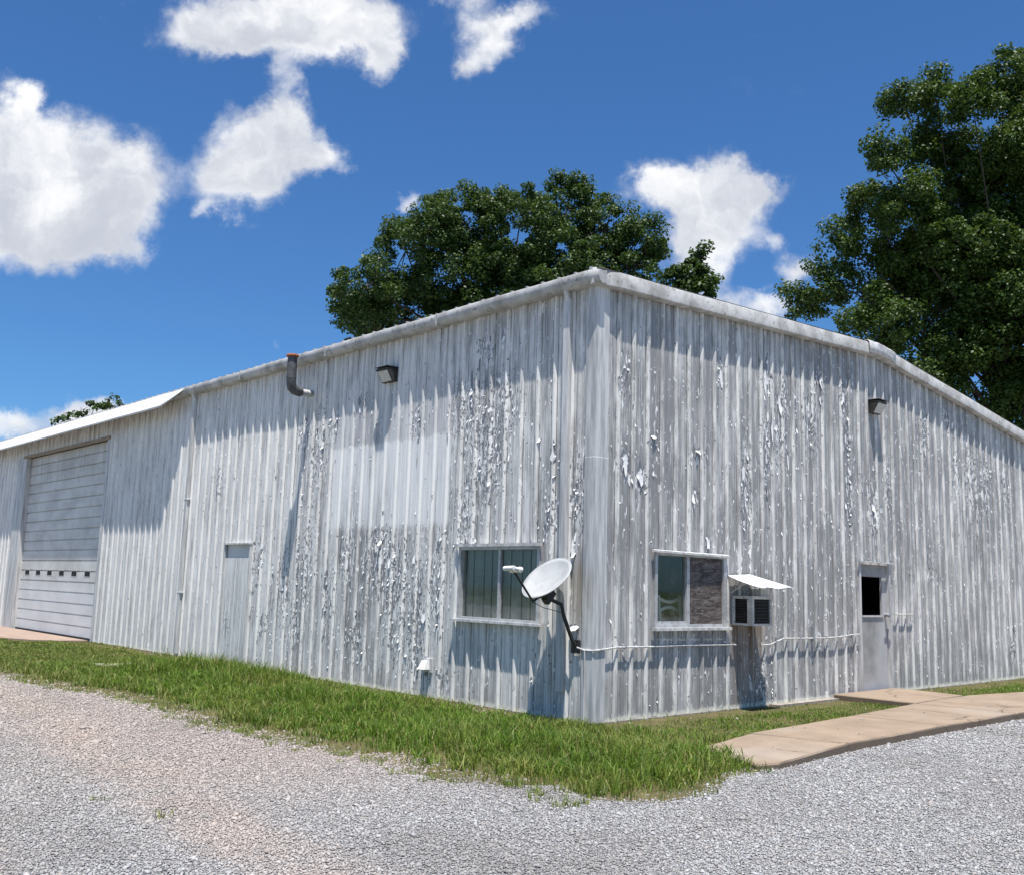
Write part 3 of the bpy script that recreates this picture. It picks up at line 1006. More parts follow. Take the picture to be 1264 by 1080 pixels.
# personnel door in the gable wall
mb = MB()
mb.wbox('B', 6.42, 6.47, -.08, .037, .0, 2.16)
mb.wbox('B', 7.44, 7.50, -.08, .037, .0, 2.16)
mb.wbox('B', 6.47, 7.44, -.08, .015, 2.13, 2.16)
mb.wbox('B', 6.38, 7.54, .037, .075, 2.158, 2.185)
df = mb.build('side_door', M_trim, B)
df['label'] = 'half-open-paned personnel door on the gable wall'
m, nt, b = mat('door_paint', (.45, .45, .46), .6, 0, .3)
X = nt.sep(nt.pos())
q = nt.comb(X[1], 0, X[2])
n = nt.noise(q, 3.2, 7, .65)
col = nt.mix(nt.rng(n, .3, .7), (.36, .355, .34), (.22, .217, .21))
edge_ = nt.m('MAXIMUM', nt.rng(nt.m('ADD', X[1], nt.m('MULTIPLY', X[2], -.22)), 6.72, 7.08), nt.rng(X[2], .45, .1))
col = nt.mix(nt.m('MULTIPLY', edge_, .65), col, (.50, .50, .51))
nt.put(b.inputs['Base Color'], col)
M_doorp = m
mb = MB()
mb.wbox('B', 6.475, 7.435, -.07, -.03, 1.93, 2.128)       # header panel
mb.wbox('B', 6.475, 6.52, -.07, -.032, 1.28, 1.929)
mb.wbox('B', 7.29, 7.435, -.07, -.028, 1.28, 1.929)
mb.wbox('B', 6.475, 7.435, -.07, -.03, .06, 1.279)
leaf = mb.build('door_leaf', M_doorp, df, bevel=.003)
mb = MB(); mb.wbox('B', 6.54, 7.31, -.028, -.012, 1.262, 1.292); mb.build('glazing_bead', M_trim, df)
mb = MB(); mb.wbox('B', 6.40, 7.50, -.02, .06, .0, .055); mb.build('threshold', M_dark, df)
mb = MB()
mb.tube([W('B', 7.37, -.03, 1.30), W('B', 7.37, .06, 1.30)], .03, 12)
mb.tube([W('B', 7.37, .055, 1.30), W('B', 7.26, .065, 1.30)], [.014, .011], 8)
mb.tube([W('B', 7.37, .0, 1.34), W('B', 7.37, .10, 1.20)], .012, 8)
mb.build('handle', M_steel, df, smooth=True)

# roll-up door: sections with pressed grooves
mb = MB()
x0, x1 = -22.30, -16.12
ht = 4.86; nsec = 9
pr = []
zc = .0
pr.append((-.10, .02))
for k in range(nsec):
    za = .02 + k * ht / nsec; zb = .02 + (k + 1) * ht / nsec
    for zz in ((za + .005), (za + zb) / 2):
        pr += [(-.10, zz - .001), (-.135, zz), (-.135, zz + .026), (-.10, zz + .034)]
    pr += [(-.10, zb - .012)]
pr = [q for i, q in enumerate(pr) if i == 0 or q[1] > pr[i - 1][1] - 1e-6]
base = len(mb.v)
for (p, z) in pr:
    mb.v += [W('A', x0, p, z), W('A', x1, p, z)]
for i in range(len(pr) - 1):
    mb.face((base + 2 * i, base + 2 * i + 1, base + 2 * i + 3, base + 2 * i + 2))
ru = mb.build('roll_up_door', M_roller, B)
ru['label'] = 'tall white sectional overhead door with a row of tiny windows'
for (sa, sb, sc) in ((-22.36, -22.29, -23.1), (-16.14, -16.08, -15.95)):
    mb = MB()
    mb.wbox('A', sa, sb, -.16, .036, .0, 4.86)
    o_ = sa if sc < sa else sb
    mb.wbox('A', min(sc, o_), max(sc, o_), .034, .040, .02, 4.9)
    mb.build('door_jamb', M_trim, ru)
mb = MB()
mb.wbox('A', -22.5, -15.95, .030, .085, 4.86, 4.93)
mb.build('door_header', worn('stained_wood', (.30, .24, .18), (.20, .16, .12), 5, .8, 0, (1, 1, 6)), ru)
for k in range(6):
    c = -21.72 + k * .93
    mb = MB()
    mb.wbox('A', c - .20, c + .20, -.102, -.096, 1.525, 1.536); mb.wbox('A', c - .20, c + .20, -.102, -.096, 1.664, 1.675)
    mb.wbox('A', c - .20, c - .185, -.102, -.092, 1.536, 1.664); mb.wbox('A', c + .185, c + .20, -.102, -.092, 1.536, 1.664)
    f = mb.build('door_window', M_trim, ru)
    mb = MB(); mb.wbox('A', c - .185, c + .185, -.104, -.0965, 1.536, 1.664); mb.build('pane', M_black, f)
mb = MB(); mb.wbox('A', -22.28, -16.14, -.12, -.085, .022, .06); mb.build('bottom_seal', M_dark, ru)

# ------------------------------------------------------------------ peeling paint: curled flakes standing off the sheets
mbF = MB()
holesA = OPA; holesB = OPB


def in_open(w, s, z, m=.03):
    return any(o[0] - m < s < o[1] + m and o[2] - m < z < o[3] + m for o in (OPA if w == 'A' else OPB))


def surf(w, s, z, off):
    return W(w, s, prof(w, s) + wave(s, z) + off, z)


def flake(w, s, z, fw, fh, curl, ang, mi=0):
    """irregular sheet attached along one edge; free side curls out"""
    n = 8
    out = []
    ca, sa = math.cos(ang), math.sin(ang)
    for i in range(n):
        a = 2 * math.pi * i / n + random.uniform(-.25, .25)
        r = random.uniform(.6, 1.15)
        out.append((math.cos(a) * r, math.sin(a) * r))
    b0 = len(mbF.v)
    p0 = prof(w, s)
    def put(u, v):
        t = max(0, (u * ca + v * sa) * .5 + .5)
        o = .0012 + curl * t * t
        ss, zz = s + u * fw * (1 - .25 * t), z + v * fh
        pr_ = prof(w, ss)
        k = min(1, t * 1.3)
        mbF.v.append(W(w, ss, pr_ * (1 - k) + p0 * k + wave(ss, zz) + o, zz))
    put(0, 0)
    for (u, v) in out: put(u * .5, v * .5)
    for (u, v) in out: put(u, v)
    for i in range(n):
        k = (i + 1) % n
        mbF.face((b0, b0 + 1 + i, b0 + 1 + k), mi)
        mbF.face((b0 + 1 + i, b0 + 1 + n + i, b0 + 1 + n + k, b0 + 1 + k), mi)


def bare(w, s, z, fw, fh):
    n = 11
    b0 = len(mbF.v)
    pts = []
    for i in range(n):
        a = 2 * math.pi * i / n
        r = random.uniform(.45, 1.2)
        pts.append((s + math.cos(a) * r * fw, z + math.sin(a) * r * fh))
    mbF.v.append(surf(w, s, z, .0014))
    for (a, c) in pts: mbF.v.append(surf(w, a, c, .0014))
    for i in range(n):
        mbF.face((b0, b0 + 1 + i, b0 + 1 + (i + 1) % n), 1)


def flat_s(w, s, side=None):
    """move s onto a pan between two ribs (or rarely onto the rib shoulder)"""
    s0, pt = PITCH[w]
    k = math.floor((s - s0) / pt)
    u = random.uniform(.05, pt - .05) if random.random() < .9 else random.uniform(.0, .05)
    return s0 + k * pt + u


for w, L, dens in (('A', PEEL_A, 1.0), ('B', PEEL_B, .8)):
    for (s, z, rs, rz) in L:
        area = rs * rz * 4
        n = int(area * 48 * dens) + 8
        strands = [flat_s(w, s + random.uniform(-rs, rs)) for _ in range(max(2, int(rs * 9)))]
        for i in range(n):
            ss = random.choice(strands) + random.gauss(0, .018) if random.random() < .75 else flat_s(w, s + random.gauss(0, rs * .6))
            zz = z + random.gauss(0, rz * .62)
            if zz < .06 or zz > 5.25 or in_open(w, ss, zz) or (w == 'A' and ss > -.15) or (w == 'B' and ss < .22): continue
            big = random.random() < (.14 if w == 'A' else .24)
            fw = random.lognormvariate(-4.35, .45) * (1.9 if big else 1)
            fh = random.lognormvariate(-3.8, .6) * (1.7 if big else 1)
            r = random.random()
            if r < .5: bare(w, ss + random.gauss(0, .01), zz + fh * .6, fw * random.uniform(.6, 1.3), fh * random.uniform(1.0, 3.2))
            if r > .15:
                ang = random.choice((-math.pi / 2, -math.pi / 2, math.pi / 2, 0, math.pi)) + random.uniform(-.6, .6)
                flake(w, ss, zz, fw, fh, random.choice((.003, .006, .012, .024)) * (1.3 if big else 1), ang)
    # stray flakes over the rest of the wall
    lim = (-11.0, -.2) if w == 'A' else (.3, 14.4)
    for i in range(1100 if w == 'A' else 900):
        ss = flat_s(w, random.uniform(*lim)); zz = random.uniform(.15, 4.6)
        if in_open(w, ss, zz): continue
        if w == 'A' and -5.9 < ss < -2.85 and 2.5 < zz < 3.7 and random.random() < .85: continue
        if w == 'A' and ss < -8 and random.random() < .5: continue
        flake(w, ss, zz, random.uniform(.006, .016), random.uniform(.008, .035), random.choice((.004, .01, .016)), random.choice((-1.57, 0, 3.1)) + random.uniform(-.5, .5))
        if random.random() < .4: bare(w, ss, zz + .02, random.uniform(.006, .013), random.uniform(.02, .06))
# a few large hanging sheets seen in the photograph
for (w, s, z, fw, fh, cu_) in (('B', .56, 3.15, .05, .17, .02), ('B', .86, 3.02, .075, .14, .02), ('B', 2.63, 4.62, .05, .16, .012), ('B', 3.75, 4.78, .05, .22, .014),
                              ('B', 4.15, 4.45, .07, .17, .03), ('B', 5.35, 5.02, .06, .12, .02), ('B', 5.34, 4.70, .05, .12, .02), ('B', 6.05, 4.86, .09, .14, .015),
                              ('B', 1.1, 3.58, .06, .03, .05), ('B', 2.05, 3.5, .05, .03, .05), ('B', 7.0, 3.1, .07, .08, .03), ('B', 2.3, 2.25, .045, .09, .02),
                              ('B', 3.9, 4.0, .035, .2, .014), ('B', 4.35, 3.6, .03, .15, .014), ('A', -4.45, 2.2, .055, .05, .04), ('A', -4.2, 1.9, .05, .10, .03),
                              ('A', -2.4, 4.3, .05, .05, .04), ('A', -.27, 1.12, .09, .035, .07), ('A', -1.0, 3.5, .05, .04, .03), ('A', -3.3, 1.1, .05, .10, .03),
                              ('A', -.7, 3.0, .03, .02, .03), ('A', -.33, 2.0, .05, .04, .05)):
    bare(w, s, z + fh * .4, fw * 1.1, fh * 1.2)
    flake(w, s, z, fw, fh, cu_, -math.pi / 2 + random.uniform(-.3, .3))
pk = mbF.build('peeling_paint', [M_flake, M_bare], B)
tag(pk, 'curled flakes of white paint lifting off both walls', kind='stuff')

# small vent hood low on the long wall
e = empty('wall_vent', W('A', -3.17, 0, .46), 'small white vent hood low on the long wall above the grass', 'vent')
mb = MB()
mb.hexa([W('A', *q) for q in ((-3.24, .03, .40), (-3.08, .03, .40), (-3.08, .13, .40), (-3.24, .13, .40), (-3.23, .03, .52), (-3.09, .03, .52), (-3.10, .07, .52), (-3.22, .07, .52))])
adopt(mb.build('hood', M_soffit), e)
mb = MB(); mb.wbox('A', -3.27, -3.05, .0, .034, .36, .55); adopt(mb.build('flange', M_trim), e)


# ------------------------------------------------------------------ wall lights
def wall_light(w, s, z, lab):
    e = empty('wall_light', W(w, s, 0, z), lab, 'light', 'flood lights under the eaves')
    hw = .16
    mb = MB()
    prf = [(.0, .10), (.20, .085), (.205, .065), (.185, .055), (.085, -.115), (.0, -.12)]
    for ds in (-hw, hw):
        for (p, zz) in prf: mb.v.append(W(w, s + ds, p, z + zz))
    n = len(prf)
    for i in range(n):
        k = (i + 1) % n; mb.face((i, k, n + k, n + i))
    mb.face(range(n)); mb.face(range(n, 2 * n))
    mb.wbox(w, s - hw - .012, s + hw + .012, .0, .218, z + .1015, z + .112)
    adopt(mb.build('housing', M_dark, bevel=.004), e)
    mb = MB()
    a = (.182, .048); c = (.090, -.108)
    nx, nz_ = .862, -.507
    q = []
    for ds, (p, zz) in ((-hw + .03, a), (hw - .03, a), (hw - .03, c), (-hw + .03, c)):
        q.append(W(w, s + ds, p + nx * .010, z + zz + nz_ * .010))
    q2 = [W(w, s + ds, p + nx * .002, z + zz + nz_ * .002) for ds, (p, zz) in ((-hw + .03, a), (hw - .03, a), (hw - .03, c), (-hw + .03, c))]
    mb.hexa(q2 + q)
    adopt(mb.build('lens', M_lens), e)


wall_light('A', -4.38, 4.83, 'dark flood light high on the long wall above the bright paint patch')
wall_light('B', 7.06, 4.84, 'dark flood light high on the gable wall above the side door')

# ------------------------------------------------------------------ vent pipe
e = empty('flue_pipe', W('A', -6.77, 0, 4.83), 'dark stove pipe elbow rising past the gutter with a rusty cap', 'pipe')
mb = MB()
arc = [W('A', -6.6, .52, 5.38), W('A', -6.6, .52, 5.0), W('A', -6.6, .515, 4.92), W('A', -6.61, .49, 4.85), W('A', -6.62, .44, 4.815), W('A', -6.64, .36, 4.805), W('A', -6.66, .30, 4.806)]
mb.tube(arc, [.082, .082, .084, .086, .084, .082, .082], 18)
mb.tube([arc[1], W('A', -6.6, .52, 5.03)], .086, 18)
adopt(mb.build('elbow', worn('flue_grey', (.06, .062, .066), (.11, .11, .115), 12, .5), smooth=True), e)
mb = MB(); mb.tube([W('A', -6.66, .31, 4.806), W('A', -6.75, .0, 4.83)], .058, 14)
adopt(mb.build('wall_pipe', M_trim, smooth=True), e)
mb = MB()
mb.tube([W('A', -6.6, .52, 5.37), W('A', -6.6, .52, 5.395), W('A', -6.6, .52, 5.42)], [.088, .112, .10], 18)
adopt(mb.build('cap', M_rust, smooth=True), e)

# ------------------------------------------------------------------ air conditioner and its awning
e = empty('air_conditioner', W('B', 3.1, 0, 1.15), 'old window air conditioner sticking out of the gable wall under a tin sheet', 'air conditioner')
y0, y1, px, z0, z1 = 2.86, 3.34, .34, 1.155, 1.56
mb = MB()
mb.wbox('B', y0, y1, .0, px, z0, z0 + .03)                     # base pan
mb.wbox('B', y0 + .002, y1 - .002, .0, px - .002, z1 - .04, z1)  # top
for (a, c) in ((.0, .05), (px - .085, px)):                    # posts of the near side
    mb.wbox('B', y0, y0 + .02, a, c, z0 + .03, z1 - .04)
    mb.wbox('B', y1 - .02, y1, a, c, z0 + .03, z1 - .04)
mb.wbox('B', y1 - .018, y1 - .004, .05, px - .085, z0 + .03, z1 - .04)
mb.wbox('B', y0 + .02, y0 + .05, px - .03, px - .001, z0 + .03, z1 - .04)
mb.wbox('B', y1 - .04, y1 - .02, px - .03, px - .001, z0 + .03, z1 - .04)
adopt(mb.build('casing', worn('casing_cream', (.66, .65, .61), (.46, .44, .40), 8, .6, 0, (1, 1, 1), .2, (.12, .07, .04)), bevel=.003), e)
mb = MB()
for k in range(9):
    zz = z0 + .05 + k * .036
    mb.hexa([W('B', *q) for q in ((y0 + .012, .05, zz), (y0 + .03, .05, zz - .015), (y0 + .03, px - .085, zz - .015), (y0 + .012, px - .085, zz),
                                  (y0 + .012, .05, zz + .006), (y0 + .03, .05, zz - .009), (y0 + .03, px - .085, zz - .009), (y0 + .012, px - .085, zz + .006))])
mb.wbox('B', y0 + .06, y0 + .07, .05, px - .085, z0 + .03, z1 - .04)
adopt(mb.build('side_louvre', M_dark), e)
mb = MB()
mb.wbox('B', y0 + .05, y1 - .04, px - .05, px - .03, z0 + .03, z1 - .04)
for k in range(22):
    ya = y0 + .056 + k * (y1 - y0 - .10) / 22
    mb.wbox('B', ya, ya + .004, px - .0295, px - .012, z0 + .032, z1 - .042)
for k in range(7):
    zz = z0 + .06 + k * .045
    mb.wbox('B', y0 + .051, y1 - .041, px - .012, px - .008, zz, zz + .005)
adopt(mb.build('condenser_grille', M_dark), e)

e = empty('tin_awning', W('B', 3.0, 0, 1.8), 'bent white tin sheet awning sloping above the air conditioner', 'awning')
mb = MB()
NA, NBb = 8, 6
for i in range(NA + 1):
    t = i / NA
    for j in range(NBb + 1):
        u = j / NBb
        ya = 2.73 * (1 - u) + 3.27 * u; yb = 2.72 * (1 - u) + 3.48 * u
        za = 1.835 + .03 * u; zb = 1.675 + .015 * u
        y = ya + (yb - ya) * t; z = za + (zb - za) * t + .012 * math.sin(u * 9) * t - .015 * math.sin(t * 3.1) * (1 - u)
        mb.v.append(W('B', y, .03 + .56 * t, z))
for i in range(NA):
    for j in range(NBb):
        a = i * (NBb + 1) + j
        mb.face((a, a + 1, a + NBb + 2, a + NBb + 1))
o = mb.build('sheet', worn('tin_white', (.80, .80, .80), (.72, .72, .72), 5, .4)); adopt(o, e)
md = o.modifiers.new('s', 'SOLIDIFY'); md.thickness = .003
for (a, c, r_) in ((W('B', 3.1, .30, 1.56), W('B', 3.1, .30, 1.745), .012), (W('B', 3.30, .33, 1.56), W('B', 3.32, .36, 1.735), .010), (W('B', 2.80, .03, 1.60), W('B', 2.80, .30, 1.745), .009)):
    mb = MB(); mb.tube([a, c], r_, 6); adopt(mb.build('prop', M_trim), e)
mb = MB(); mb.wbox('B', 3.15, 3.33, .15, .29, 1.562, 1.66); adopt(mb.build('spacer_block', M_trim), e)

# ------------------------------------------------------------------ satellite dish
e = empty('satellite_dish', W('A', -.23, .03, .92), 'grey satellite dish on a bent black pole at the building corner', 'satellite dish')
n_ = Vector((-.05, -.73, .69)).normalized()
e1 = Vector((1, 0, 0)); e1 = (e1 - n_ * e1.dot(n_)).normalized(); e2 = n_.cross(e1)
if e2.z < 0: e2 = -e2
cen = Vector((-.40, -.40, 1.715))
mb = MB(); NR, NS = 8, 40
dp = .075
mb.v.append(tuple(cen - n_ * dp))
for i in range(1, NR + 1):
    r = i / NR
    for k in range(NS):
        a = 2 * math.pi * k / NS
        q = cen + e1 * math.cos(a) * r * .36 + e2 * math.sin(a) * r * .335 - n_ * dp * (1 - r * r)
        mb.v.append(tuple(q))
for k in range(NS):
    mb.face((0, 1 + k, 1 + (k + 1) % NS))
for i in range(NR - 1):
    for k in range(NS):
        a = 1 + i * NS + k; c = 1 + i * NS + (k + 1) % NS
        mb.face((a, a + NS, c + NS, c))
o = mb.build('reflector', M_dish, smooth=True); adopt(o, e)
md = o.modifiers.new('s', 'SOLIDIFY'); md.thickness = .008; md.offset = 0
mb = MB()
rim = [cen + e1 * math.cos(2 * math.pi * k / 40) * .361 + e2 * math.sin(2 * math.pi * k / 40) * .336 for k in range(41)]
mb.tube(rim, .006, 6); adopt(mb.build('rim', M_dish, smooth=True), e)
back = cen - n_ * .10 - e2 * .10
mb = MB()
mb.tube([Vector(W('A', -.235, .045, .90)), Vector(W('A', -.25, .10, 1.0)), Vector(W('A', -.30, .19, 1.26)), Vector(W('A', -.315, .22, 1.40)), back - n_ * .05 - e2 * .08], .024, 12)
adopt(mb.build('pole', M_blackm, smooth=True), e)
mb = MB()
for (a, b_, c, d_, t0, t1) in ((-.075, .075, -.11, .11, .0, .05),):
    q = []
    for dd in (.0, -.055):
        for (u, v) in ((a, c), (b_, c), (b_, d_), (a, d_)):
            q.append(back + e1 * u + e2 * v + n_ * (dd + .01))
    mb.hexa(q)
q = []
for dd in (-.04, -.13):
    for (u, v) in ((-.04, -.13), (.04, -.13), (.04, .05), (-.04, .05)):
        q.append(back + e1 * u + e2 * v + n_ * dd)
mb.hexa(q)
adopt(mb.build('mounting_bracket', M_blackm, bevel=.006), e)
mb = MB()
mb.wbox('A', -.31, -.16, .034, .050, .82, .98)
adopt(mb.build('wall_plate', M_blackm, bevel=.004), e)
foot = cen - e2 * .34 - n_ * .03
lnb = Vector((-.44, -.93, 1.80))
mb = MB()
mb.tube([back - e2 * .08, foot + Vector((.0, -.01, -.02)), foot.lerp(lnb, .5) + Vector((0, 0, -.012)), lnb - Vector((0, -.04, .04))], .015, 8)
adopt(mb.build('feed_arm', M_blackm, smooth=True), e)
mb = MB()
d = (cen - lnb).normalized()
for off in (-.075, 0.0, .075):
    a = lnb + e1 * off
    mb.tube([a - d * .05, a + d * .03, a + d * .032, a + d * .07], [.022, .022, .034, .036], 12)
mb.tube([lnb - e1 * .09 - d * .045, lnb + e1 * .09 - d * .045], .03, 10)
adopt(mb.build('receiver', M_soffit, smooth=True), e)
mb = MB()
mb.tube([foot + Vector((0, .0, -.03)), foot + Vector((.05, .12, -.09)), Vector(W('A', -.30, .20, 1.30)), Vector(W('A', -.245, .08, .98))], .0045, 6)
adopt(mb.build('lead', M_blackm, smooth=True), e)

# cable conduit
e = empty('cable_conduit', (.05, -.05, .0), 'thin white cable conduit clipped along the gable wall from the dish', 'conduit')
mb = MB()
pts = [W('A', -.20, .05, .89), W('A', -.08, .05, .865), (.05, -.05, .868)]
segs = [(.0, .868), (.4, .90), (1.0, .893), (1.7, .897), (2.3, .892), (2.9, .885)]
pts += [W('B', s, .052, z) for s, z in segs]
mb.tube(pts, .0105, 8)
pts = [W('B', s, .05, z) for s, z in ((3.5, .865), (3.75, .875), (4.1, .955), (4.6, .948), (5.2, .945), (5.7, .955), (6.1, .985), (6.36, .99))]
mb.tube(pts, .0105, 8)
mb.tube([W('B', 7.55, .055, 1.315), W('B', 7.9, .055, 1.31), W('B', 8.25, .055, 1.315)], .011, 8)
adopt(mb.build('conduit', M_trim, smooth=True), e)
mb = MB()
mb.tube([(.0 - .07, -.052, .86), (-.07, -.052, .45), (-.075, -.052, .0)], .012, 8)
adopt(mb.build('down_pipe', M_trim, smooth=True), e)
for s in (.55, 1.35, 2.05, 2.8, 3.9, 4.55, 5.3, 6.1):
    mb = MB(); mb.wbox('B', s - .015, s + .015, .032, .066, .88 if s < 3.5 else .935, .915 if s < 3.5 else .975)
    adopt(mb.build('clip', M_steel), e)
mb = MB(); mb.wbox('B', 4.9, 4.94, .032, .075, .90, 1.12)
adopt(mb.build('bracket', M_steel), e)

# ------------------------------------------------------------------ things seen through the glass
e = empty('office_desk', (-.75, 2.2, 0), 'dark office desk standing behind the gable window', 'desk')
mb = MB(); mb.box(-1.2, -.15, 1.0, 3.2, .70, .74); adopt(mb.build('top', M_wood), e)
for (x, y) in ((-1.15, 1.05), (-1.15, 3.15), (-.22, 1.05), (-.22, 3.15)):
    mb = MB(); mb.box(x - .03, x + .03, y - .03, y + .03, .01, .70); adopt(mb.build('leg', M_wood), e)
e = empty('resin_chair', (-.75, 1.62, .74), 'white slatted resin chair seen through the gable window glass', 'chair')
cx, cy, zb = -.42, 1.78, .74
mb = MB(); mb.box(cx - .2, cx + .2, cy - .21, cy + .21, zb + .40, zb + .43); adopt(mb.build('seat', M_chair, bevel=.01), e)
for (x, y) in ((-.18, -.2), (-.18, .2), (.18, -.2), (.18, .2)):
    mb = MB(); mb.tube([(cx + x * 1.2, cy + y * 1.15, zb), (cx + x, cy + y, zb + .40)], [.016, .024], 8); adopt(mb.build('leg', M_chair), e)
mb = MB()
for k in range(2):
    zt = zb + .56 + .17 * k
    mb.tube([(cx + .17, cy - .22 + .44 * i / 8, zt + .05 * math.sin(i / 8 * math.pi) * (-1 if k else 1) + .03) for i in range(9)], .022, 8)
mb.tube([(cx + .2, cy - .22, zb + .42), (cx + .17, cy - .23, zb + .80)], .022, 8)
mb.tube([(cx + .2, cy + .22, zb + .42), (cx + .17, cy + .23, zb + .80)], .022, 8)
adopt(mb.build('backrest', M_chair, smooth=True), e)


# ------------------------------------------------------------------ gravel stones
def inside(poly, X, Y):
    r = np.zeros(len(X), bool)
    n = len(poly); j = n - 1
    for i in range(n):
        xi, yi = poly[i]; xj, yj = poly[j]
        c = ((yi > Y) != (yj > Y)) & (X < (xj - xi) * (Y - yi) / (yj - yi + 1e-12) + xi)
        r ^= c; j = i
    return r


GP = GRASS_EDGE + [(1.9, -.3), (1.6, 3.2), (1.4, 5.46), (0, 5.5), (0, 0), (-40, 0)]
WALKS = [s[0] for s in slabs]


def vnoise(X, Y, sc, seed=0):
    """cheap value noise"""
    r = np.random.default_rng(seed); T = r.random((64, 64))
    x = X * sc; y = Y * sc
    xi = np.floor(x).astype(int); yi = np.floor(y).astype(int)
    fx = x - xi; fy = y - yi; fx = fx * fx * (3 - 2 * fx); fy = fy * fy * (3 - 2 * fy)
    g = lambda a, b_: T[a % 64, b_ % 64]
    return (g(xi, yi) * (1 - fx) + g(xi + 1, yi) * fx) * (1 - fy) + (g(xi, yi + 1) * (1 - fx) + g(xi + 1, yi + 1) * fx) * fy


def scatter_stones():
    cx, cy = 8.168, -8.89
    n = 640000
    u = RNG.random(n)
    d = 5.2 * (22 / 5.2) ** (u ** .8)
    a = RNG.uniform(-.56, .56, n)
    fx, fy = -.737, .676
    X = cx + d * (fx * np.cos(a) + fy * np.sin(a) * 1.0)
    Y = cy + d * (fy * np.cos(a) - fx * np.sin(a) * 1.0)
    edge_j = (vnoise(X, Y, 2.3, 3) - .5) * .6 + (vnoise(X, Y, 6.1, 4) - .5) * .4
    ing = inside(GP, X + edge_j * .3 + RNG.normal(0, .14, n), Y - edge_j + RNG.normal(0, .20, n)) | ((Y > -.2) & (X < 1.8))
    keep = ~ing | (RNG.random(n) < .006)
    for wpoly in WALKS: keep &= ~inside(wpoly, X, Y) | (RNG.random(n) < .0012)
    keep &= ~((X < .05) & (Y > -.03))
    X, Y, d = X[keep], Y[keep], d[keep]
    n = len(X)
    # irregular lump: 6-vertex octahedron with random squash
    base = np.array([(1, 0, 0), (0, 1, 0), (-1, 0, 0), (0, -1, 0), (0, 0, 1), (0, 0, -1)], float)
    F = np.array([(0, 1, 4), (1, 2, 4), (2, 3, 4), (3, 0, 4), (1, 0, 5), (2, 1, 5), (3, 2, 5), (0, 3, 5)])
    size = RNG.lognormal(-.05, .38, n) * (.0047 + .0005 * d) * np.where(RNG.random(n) < .008, 1.9, 1.0)
    V = np.repeat(base[None], n, 0) + RNG.uniform(-.38, .38, (n, 6, 3))
    V *= size[:, None, None]
    V[:, :, 2] *= RNG.uniform(.3, .65, n)[:, None]
    th = RNG.uniform(0, 2 * math.pi, n); tl = RNG.normal(0, .24, n)
    c, s = np.cos(th)[:, None], np.sin(th)[:, None]
    ct, st = np.cos(tl)[:, None], np.sin(tl)[:, None]
    x, y, z = V[:, :, 0].copy(), V[:, :, 1].copy(), V[:, :, 2].copy()
    y, z = y * ct - z * st, y * st + z * ct
    V[:, :, 0] = x * c - y * s + X[:, None]
    V[:, :, 1] = x * s + y * c + Y[:, None]
    onwalk = np.zeros(n, bool)
    for wpoly in WALKS: onwalk |= inside(wpoly, X, Y)
    V[:, :, 2] = z + (-.006 + RNG.uniform(0, .009, n))[:, None] + onwalk[:, None] * .095
    FF = F[None] + (np.arange(n) * 6)[:, None, None]
    o = npmesh('gravel', V.reshape(-1, 3), FF.reshape(-1, 3), M_stone)
    tag(o, 'loose pale grey crushed stone covering the lot in front of the building', 'gravel', kind='stuff')


scatter_stones()


# ------------------------------------------------------------------ grass
def grass_material(name, c1, c2, dry):
    m = bpy.data.materials.new(name); m.use_nodes = True
    nt = NT(m.node_tree); b = m.node_tree.nodes['Principled BSDF']
    gn = nt.new('ShaderNodeNewGeometry')
    r = gn.outputs['Random Per Island']; P = gn.outputs['Position']
    col = nt.mix(r, c1, c2)
    big = nt.rng(nt.noise(P, .9, 4, .6), .42, .66)
    col = nt.mix(nt.m('MULTIPLY', big, .5), col, dry)
    X = nt.sep(P)
    far = nt.m('MULTIPLY', nt.rng(X[0], -8.5, -12.5), .6)
    edge_d = nt.m('MULTIPLY', nt.rng(nt.m('ADD', X[1], nt.m('MULTIPLY', nt.noise(P, 1.6, 4, .6), 1.2)), -2.3, -3.0), .75)
    col = nt.mix(nt.m('MAXIMUM', far, edge_d), col, (.20, .22, .06))
    clump = nt.rng(nt.noise(P, 5.0, 3, .6), .45, .62)
    col = nt.mix(nt.m('MULTIPLY', clump, .65), col, (.045, .10, .010))
    hi = nt.rng(nt.m('FRACT', nt.m('MULTIPLY', r, 17.3)), .84, .86)
    col = nt.mix(nt.m('MULTIPLY', hi, .8), col, (.30, .25, .10))
    nt.put(b.inputs['Base Color'], col)
    b.inputs['Roughness'].default_value = .55
    b.inputs['Specular IOR Level'].default_value = .3
    tr = nt.new('ShaderNodeBsdfTranslucent'); nt.put(tr.inputs[0], nt.mix(.4, col, (.20, .30, .03)))
    mx = nt.new('ShaderNodeMixShader'); mx.inputs[0].default_value = .3
    nt.l.new(b.outputs[0], mx.inputs[1]); nt.l.new(tr.outputs[0], mx.inputs[2])
    out = [k for k in m.node_tree.nodes if k.type == 'OUTPUT_MATERIAL'][0]
    nt.l.new(mx.outputs[0], out.inputs[0])
    return m


M_grass = grass_material('grass_blades', (.065, .145, .012), (.18, .285, .03), (.24, .23, .06))


